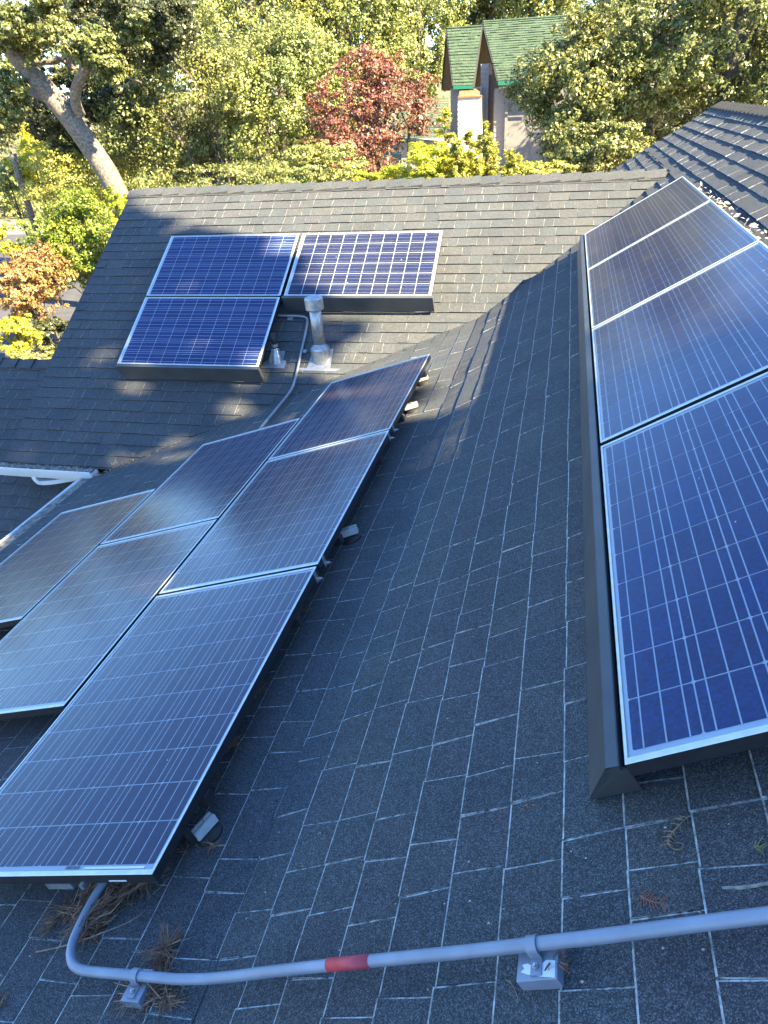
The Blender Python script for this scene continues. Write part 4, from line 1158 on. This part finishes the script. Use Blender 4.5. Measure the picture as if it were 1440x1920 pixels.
# --- trees across the picture
tree('wide olive green oak filling the view left of centre, pale trunk below', 'tree', 335, 195, 170, 165, 27, L_OAK, 56700, 0.109, 100, .24, trunk=[(425, 330, 25.5), (430, 280, 26)], name='oak_tree')
tree('rounded bright olive oak centre, between the wide oak and the red plum', 'tree', 530, 215, 135, 160, 25.5, L_OLIVE, 48600, 0.100, 90, .24, name='oak_tree')
tree('tall olive tree top rising behind the centre oaks', 'tree', 470, 20, 175, 130, 36, L_OLIVE, 40500, 0.139, 80, .25, name='oak_tree')
tree('tall light olive tree behind the red plum', 'tree', 650, 60, 135, 150, 38, L_OLIVE, 40500, 0.144, 80, .25, name='oak_tree')
tree('red leaved plum tree left of the green roofed house', 'tree', 705, 200, 118, 108, 23.5, L_RED, 20250, 0.087, 60, .24, name='plum_tree', bark=M_BARKD, fill=.3)
tree('low reddish plum growth hanging over the ridge left of the yellow fern', 'shrub', 665, 290, 88, 55, 21, L_RED, 7425, 0.074, 30, .28, name='plum_shrub', bark=M_BARKD)
tree('olive bush below the red plum at the ridge line', 'shrub', 600, 318, 105, 46, 19.5, L_OLIVE, 12150, 0.070, 34, .28, name='green_shrub')
tree('bushy olive shrub at the ridge below the wide oak', 'shrub', 430, 345, 130, 46, 21, L_OAK, 12825, 0.074, 40, .28, name='green_shrub')
tree('pale green conifer top left of the green roofed house', 'tree', 785, 40, 95, 165, 46, L_OLIVE, 32400, 0.148, 80, .22, name='conifer_tree')
tree('very tall dark conifer whose top is above the picture, behind the far house', 'tree', 900, -120, 120, 230, 52, L_OAK, 35100, 0.209, 90, .22, name='conifer_tree')
tree('pale tall tree above the green roof ridge at right', 'tree', 1010, -90, 110, 190, 50, L_OLIVE, 29700, 0.191, 80, .24, name='oak_tree')
tree('large oak right of the green roofed house, sharp small leaves', 'tree', 1118, 178, 142, 168, 19, L_OAK, 62100, 0.078, 120, .22, name='oak_tree')
tree('dark gap-filled oak behind and right of the large right oak', 'tree', 1245, 110, 140, 200, 24, L_OAKD, 35100, 0.104, 80, .25, name='oak_tree')
tree('right edge oak above the stepped roof end', 'tree', 1380, 70, 150, 150, 18.5, L_OAK, 43200, 0.078, 90, .23, name='oak_tree')
tree('low oak foliage between the large right oak and the roof rake', 'shrub', 1135, 288, 100, 60, 16.5, L_OAK, 14850, 0.065, 46, .25, name='oak_shrub')
crown_bits(oak, oinv, [(235, 35, 75, YO-.2, 7000), (320, 20, 60, YO, 4500), (180, 15, 50, YO, 3500)], L_OAKD, .095, 'shade_toned_crown')  # backlit upper foliage, its shade put into the dark leaf colour
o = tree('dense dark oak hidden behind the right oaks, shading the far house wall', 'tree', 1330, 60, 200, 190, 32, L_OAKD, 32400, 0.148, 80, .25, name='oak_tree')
# yellow fern-like shrubs and cedar saplings behind the ridge
def sapling(px, pytop, pybase, Y, label, mat=L_CEDAR, wide=.24):
    top = at(px, pytop, Y); base = at(px + 4, pybase, Y); h = top.z - base.z
    root = empty('cedar_sapling', label, 'young tree', Vector((base.x, base.y, GZ)), 'cedar saplings behind the ridge'); iv = Matrix.Translation(-root.location)
    m = MB(); m.tube([Vector((base.x, base.y, GZ)), base, top], [.06, .03, .006], 6); o = m.build('trunk', M_BARKD, root); o.matrix_parent_inverse = iv
    Ps, Ns = [], []
    h2 = h * 1.25
    for i in range(46):
        t = rng.uniform(0, 1); z = top.z - t*h2; L_ = .06 + wide*h2*t**.8; an = rng.uniform(0, 6.28)
        n = int(34 + L_*260); q = rng.uniform(.1, 1, n)
        P = np.stack([top.x + np.cos(an)*q*L_, top.y + np.sin(an)*q*L_, z + q*L_*.45 - q*q*L_*.25], 1) + rng.normal(0, .018, (n, 3))
        Ps.append(P); Ns.append(np.tile([0, 0, 1.], (n, 1)))
    o = leaf_mesh(np.concatenate(Ps), np.concatenate(Ns), .062, .4, 'crown', mat, None); o.parent = root; o.matrix_parent_inverse = iv
sapling(833, 205, 340, 15, 'tallest yellow green cedar sapling, in front of the white chimney side')
sapling(909, 232, 335, 14.5, 'cedar sapling in front of the dark wall recess of the far house')
sapling(955, 282, 340, 14, 'short cedar sapling against the grey shaded wall')
sapling(972, 294, 340, 14.4, 'shortest cedar sapling right of the group')
sapling(880, 250, 340, 15.5, 'cedar sapling just below the cream chimney chase')
sapling(924, 268, 340, 15.2, 'thin cedar sapling near the wall corner')
sapling(855, 262, 340, 14.2, 'broad cedar sapling above the bright yellow fern', wide=.34)
tree('bright yellow green feathery shrub peeking over the ridge', 'shrub', 785, 312, 66, 42, 14.5, L_LIME, 13500, 0.061, 26, .32, name='yellow_shrub', aspect=.3)
tree('yellow shrub right of the feathery one at the ridge', 'shrub', 860, 318, 56, 36, 14.8, L_YEL, 9450, 0.057, 22, .32, name='yellow_shrub', aspect=.3)
tree('small yellow green shrub at the ridge below the plum', 'shrub', 690, 338, 36, 18, 16, L_LIME, 3375, 0.052, 14, .34, name='yellow_shrub')
tree('yellow leafed oak sprigs at the ridge right of the saplings', 'shrub', 1010, 322, 60, 26, 15.5, L_CEDAR, 4725, 0.057, 20, .32, name='oak_shrub')
# left side: road level
tree('mixed brown and cream leaved bush mass below the leaning trunk', 'shrub', 160, 325, 120, 75, 27, L_CEDAR, 27000, 0.087, 60, .28, name='brown_bush')
tree('yellow bush at far left below the leaning trunk', 'shrub', 62, 305, 45, 62, 29, L_YEL, 12150, 0.096, 22, .3, name='yellow_bush')
tree('olive bush at far left edge beside the yellow bush', 'shrub', 10, 320, 34, 48, 29, L_OLIVE, 5400, 0.096, 18, .3, name='green_bush')
tree('green maple at left edge of the far roof', 'tree', 150, 450, 95, 92, 17.5, L_GREEN, 22950, 0.078, 60, .28, name='maple_tree', bark=M_BARKD, fill=.2)
tree('yellow green tree touching the left rake of the far roof', 'tree', 226, 405, 32, 52, 16.5, L_LIME, 6075, 0.074, 18, .32, name='lime_tree', bark=M_BARKD)
tree('orange autumn tree at the left picture edge', 'tree', 45, 525, 85, 88, 15.5, L_ORANGE, 16200, 0.070, 44, .26, name='autumn_tree', fill=.2, trunk=[(92, 625, 15.5), (60, 560, 15.5)])
tree('yellow leaved shrub at left edge over the orange tree', 'shrub', 8, 455, 38, 42, 16.5, L_YEL, 4725, 0.078, 16, .3, name='yellow_bush')
tree('brownish green rounded bush behind the rake at left', 'shrub', 105, 628, 48, 40, 15, L_OAKD, 8100, 0.061, 22, .3, name='green_bush')
tree('yellow ground shrub just above the lower roof ridge', 'shrub', 30, 628, 52, 38, 14, L_YEL, 6750, 0.061, 20, .3, name='yellow_bush')
tree('low yellow shrub right behind the lower roof ridge', 'shrub', 70, 665, 60, 18, 13, L_OLIVE, 4725, 0.052, 16, .3, name='yellow_bush')
# distant woodland
Ps, Ns = [], []
for i in range(64):
    X = -135 + i*4.2 + random.uniform(-2, 2); Y = random.uniform(60, 84); H = random.uniform(14, 19) if X < -35 else random.uniform(19, 29)
    P, Nn, _ = crown_points((X, Y, GZ + 1 + H*.5), (5.6, 4.5, H*.55), 30, 3600, .34, .2); Ps.append(P); Ns.append(Nn)
o = leaf_mesh(np.concatenate(Ps), np.concatenate(Ns), .46, .6, 'woodland', L_OAK)
tag(o, 'continuous distant woodland behind all the nearer trees', 'woodland', kind='stuff')
# undergrowth filling below the crowns
Ps, Ns = [], []
for i in range(110):
    X = random.uniform(-75, 25); Y = random.uniform(44, 56) if X < -8 else random.uniform(26, 48)
    P, Nn, _ = crown_points((X, Y, GZ + 1.2), (2.8, 2.2, 2.2), 10, 800, .4, .3); Ps.append(P); Ns.append(Nn)
o = leaf_mesh(np.concatenate(Ps), np.concatenate(Ns), .22, .6, 'undergrowth', L_OLIVE)
tag(o, 'low undergrowth under and between the far trees', 'undergrowth', kind='stuff')

# --- tall tree behind the viewer's right shoulder that shades the near roof
E1 = Vector((-SUN_DIR.y, SUN_DIR.x, 0)).normalized(); E2 = -SUN_DIR.cross(E1); E2 = -E2 if E2.z < 0 else E2
shade = empty('redwood_tree', 'tall redwood outside the picture, behind to the right of the house', 'tree', Vector((11, -6, GZ))); siv = Matrix.Translation(-shade.location)
Ps, Ns, cents = [], [], []
TD = 15.0
def blob(e1, e2, r, n, dt=0):
    C = SUN_DIR * (TD + dt) + E1 * e1 + E2 * e2
    P, Nn, cc = crown_points(C, (r, r, r), max(5, n//400), n, .42, .2); Ps.append(P); Ns.append(Nn); cents.append(C)
def bound(e2):
    xs = [-3, -.4, -.14, .3, .56, 1.1, 1.64, 2.2, 3.2, 3.6, 6]; ys = [2.8, 3.2, 3.8, 4.45, 4.8, 5.75, 6.06, 6.15, 6.35, 6.45, 6.1]
    return float(np.interp(e2, xs, ys))
rr = random.Random(5)
e2_ = -3.2
while e2_ < 6.0:
    bd = bound(e2_)
    # edge blobs
    for _ in range(3):
        r = rr.uniform(.38, .6); q = e2_ + rr.uniform(-.3, .3); blob(bound(q) - (.26 if q < 1.6 else .08) - r*1.02 + rr.uniform(-.15, .03), q, r, 1100, rr.uniform(-1, 1))
    e1_ = bd - 1.2
    e1_ -= .2
    while e1_ > -4.5:
        blob(e1_ + rr.uniform(-.15, .15), e2_ + rr.uniform(-.2, .2), rr.uniform(.85, 1.05), 1500 if e2_ < 1.2 else 1000, rr.uniform(-1.5, 1.5)); e1_ -= .62 if e2_ < 1.2 else .8
    e2_ += .5
Pa, Na = np.concatenate(Ps), np.concatenate(Ns)
q1 = Pa @ np.array(E1); q2 = Pa @ np.array(E2); keep = np.ones(len(Pa), bool)
for a_, b_, r_ in ((3.65, 1.23, .17), (3.95, 1.27, .14), (4.54, 1.30, .15), (4.35, .68, .16), (3.37, .30, .13), (6.3, 4.35, .25), (4.9, 1.6, .13), (4.2, 2.2, .12)):
    keep &= ((q1 - a_)**2 + ((q2 - b_)*.8)**2) > r_**2
Pa, Na = Pa[keep], Na[keep]
o = leaf_mesh(Pa, Na, .19, .7, 'crown', L_OAKD); o.parent = shade; o.matrix_parent_inverse = siv
m = MB(); limbs(m, (11.3, -5.4, GZ), SUN_DIR*TD + E1*1.0 + E2*3, .5, cents[::7], 24); o = m.build('trunk', M_BARKD, shade, True); o.matrix_parent_inverse = siv

# ------------------------------------------------------------------ far house with green roofs
fh = empty('far_house', 'tall taupe house with steep green shingle roofs and a cream chimney chase', 'house', at(900, 330, 37)); fiv = Matrix.Translation(-fh.location)
def fpart(m, name, mats, smooth=False):
    o = m.build(name, mats, fh, smooth); o.matrix_parent_inverse = fiv; return o
def steep_roof(rl, rr_, el, er, Yr, Ye, back, name):
    """ridge px points rl, rr_ at depth Yr, eave px points el, er at depth Ye ; rows of shingles as steps"""
    RL, RR, EL, ER = at(*rl, Yr), at(*rr_, Yr), at(*el, Ye), at(*er, Ye)
    n = max(8, int((RL - EL).length / .16)); m = MB(); nr = (RR - RL).cross(EL - RL).normalized()
    if nr.y > 0: nr = -nr
    for i in range(n):
        a, b = i/n, (i+1)/n
        A_, B_ = RL.lerp(EL, a), RR.lerp(ER, a); C_, D_ = RR.lerp(ER, b), RL.lerp(EL, b); wid = (B_ - A_).length
        kx = max(3, int(wid/.32)); off = random.random()
        cuts = [0] + sorted((j + off + random.uniform(-.2, .2))/kx for j in range(kx) if 0 < (j+off)/kx < 1) + [1]
        for c0, c1_ in zip(cuts, cuts[1:]):
            th = random.choice([.02, .03, .045])
            m.quad(A_.lerp(B_, c0) + nr*.005, D_.lerp(C_, c0) + nr*th, D_.lerp(C_, c1_) + nr*th, A_.lerp(B_, c1_) + nr*.005)
            m.quad(D_.lerp(C_, c0) + nr*th, D_.lerp(C_, c0) + nr*0, D_.lerp(C_, c1_), D_.lerp(C_, c1_) + nr*th)
    fpart(m, 'roof_slope', M_GREEN)
    # back slope + undersides + rake boards
    BL, BR = at(*back[0], Yr + (Yr - Ye)), at(*back[1], Yr + (Yr - Ye))
    m = MB(); m.quad(RR, RL, BL, BR); fpart(m, 'back_slope', M_GREEN)
    m = MB(); dz = Vector((0, 0, -.06)); m.quad(RL + dz, RR + dz, ER + dz, EL + dz); m.quad(RR + dz, RL + dz, BL + dz, BR + dz); fpart(m, 'soffit', M_SOFFIT)
    m = MB()
    for a_, b_ in ((RL, EL), (RL, BL), (RR, ER)):
        u_ = Vector((-.05, 0, 0)) if a_ is RL else Vector((.05, 0, 0))
        m.quad(a_ + u_, b_ + u_, b_ + u_ + Vector((0, 0, -.22)), a_ + u_ + Vector((0, 0, -.22)))
        m.quad(a_ + u_, a_ - u_*.2, b_ - u_*.2, b_ + u_)
        fpart(m, 'rake_board', M_DARKTRIM); m = MB()
    m = MB(); m.tube([RL + Vector((0, 0, .02)), RR + Vector((0, 0, .02))], .06, 6); fpart(m, 'ridge_line', M_GREEN)
    return RL, RR, EL, ER
RL, RR_, EL, ER = steep_roof((838, 54), (903, 50), (850, 161), (887, 160), 39.0, 37.0, ((829, 168), (880, 165)), 'left')
m = MB(); m.quad(EL + Vector((0, -.02, 0)), ER + Vector((0, -.02, 0)), at(887, 166.5, 37) + Vector((0, -.02, 0)), at(850, 167.5, 37) + Vector((0, -.02, 0))); fpart(m, 'fascia', M_TRIMGREEN)
steep_roof((905.5, 42), (1062, 31), (934, 152), (1085, 143), 39.3, 36.2, ((893, 160), (1015, 160)), 'right')
m = MB(); a_, b_ = at(934, 152, 36.15), at(1052, 146, 36.15); m.quad(a_, b_, b_ + Vector((0, 0, -.16)), a_ + Vector((0, 0, -.16))); fpart(m, 'gutter', M_TRIMGREEN)
def siding(x0px, x1px, ytop, Y, zbot, mat, name='wall', back=2.0, course=.19):
    """clapboard wall facing the viewer built as lapped boards, plus its left return"""
    A_, B_ = at(x0px, ytop, Y), at(x1px, ytop, Y); zt = max(A_.z, B_.z); n = int((zt - zbot) / course); 
    m = MB(); m.box((A_.x, Y + .03, zbot), (B_.x, Y + back, zt)); fpart(m, name, mat)
    for i in range(n):
        z1 = zt - i*course; z0 = z1 - course
        m = MB(); m.box((A_.x - .012, Y + .0, z0), (B_.x + .012, Y + .03, z0 + .004)); m.quad((A_.x - .012, Y, z0), (B_.x + .012, Y, z0), (B_.x + .012, Y + .028, z1), (A_.x - .012, Y + .028, z1))
        m.quad((A_.x - .012, Y, z0), (A_.x - .012, Y + .028, z1), (A_.x - .030, Y + back, z1), (A_.x - .030, Y + back, z0)); fpart(m, 'board', mat)
    return A_, B_, zt
siding(845, 903, 166, 37.4, GZ, M_SIDING)
siding(859, 902, 181, 36.4, GZ, M_CHASE, 'chimney_chase', back=1.0)
a_, b_ = at(863, 181, 36.4), at(900, 180, 36.4); c_, d_ = at(900, 166, 37.2), at(865, 167, 37.2)
m = MB(); m.quad(a_ + Vector((0, -.04, 0)), b_ + Vector((0, -.04, 0)), c_, d_); m.quad(a_ + Vector((-.08, -.04, -.02)), a_ + Vector((0, -.04, 0)), d_, d_ + Vector((-.06, 0, 0)));
m.box((a_.x - .1, 36.34, a_.z - .06), (b_.x + .1, 36.4, a_.z + .0)); fpart(m, 'chase_cap', M_BROWN)
siding(902, 916, 120, 37.7, GZ, M_SIDING, back=1.5)
m = MB(); A_, B_ = at(914, 140, 37.5), at(928, 140, 37.5); m.box((A_.x, 38.0, GZ), (B_.x + .05, 39, A_.z)); fpart(m, 'recess_wall', M_SOFFIT)
m = MB(); p_ = at(927, 185, 37.0); m.tube([Vector((p_.x, 37.1, GZ)), Vector((p_.x, 37.1, p_.z + .3))], .05, 8); fpart(m, 'downspout', M_SOFFIT)
siding(928, 950, 166, 37.0, GZ, M_SIDING, back=2.5)
m = MB(); A_, B_ = at(950, 160, 36.9), at(1085, 160, 36.9); m.box((A_.x, 36.9, GZ), (B_.x, 40, A_.z)); fpart(m, 'smooth_wall', M_STUCCO)
m = MB(); A_, B_ = at(948, 170, 36.8), at(953, 170, 36.8); m.box((A_.x, 36.82, GZ), (B_.x, 36.99, A_.z)); fpart(m, 'corner_trim', M_STUCCO)
# lower green roof seen through the plum
RL, RR_, EL, ER = at(756, 186, 36), at(842, 184, 36), at(735, 262, 33.5), at(838, 258, 33.5)
m = MB(); n = 16; nr = (RR_ - RL).cross(EL - RL).normalized(); nr = -nr if nr.z < 0 else nr
for i in range(n):
    A_, B_, C_, D_ = RL.lerp(EL, i/n), RR_.lerp(ER, i/n), RR_.lerp(ER, (i+1)/n), RL.lerp(EL, (i+1)/n)
    for j in range(9):
        c0, c1_ = j/9, (j+1)/9; th = random.choice([.02, .04])
        m.quad(A_.lerp(B_, c0) + nr*.003, D_.lerp(C_, c0) + nr*th, D_.lerp(C_, c1_) + nr*th, A_.lerp(B_, c1_) + nr*.003)
fpart(m, 'lower_roof', M_GREEN)
m = MB(); m.box((EL.x + .3, 33.9, GZ), (ER.x, 36.5, EL.z - .15)); fpart(m, 'lower_wall', M_SIDING)
# pale fence post / pole at far left
pl_ = empty('wooden_post', 'pale leaning wooden post beside the yellow bush at far left', 'post', at(38, 340, 28)); pp_ = MB(); A_, B_ = at(24, 288, 28), at(37, 335, 28); pp_.tube([A_, B_, Vector((B_.x + .2, B_.y, GZ))], .13, 8); o = pp_.build('pole', M_BARK, pl_, True); o.matrix_parent_inverse = Matrix.Translation(-pl_.location)

bpy.context.view_layer.update()
print('KINK', KX, KZ, 'ridgeB end', RBe, 'shingles', len(shingles), 'D ridge', PD)
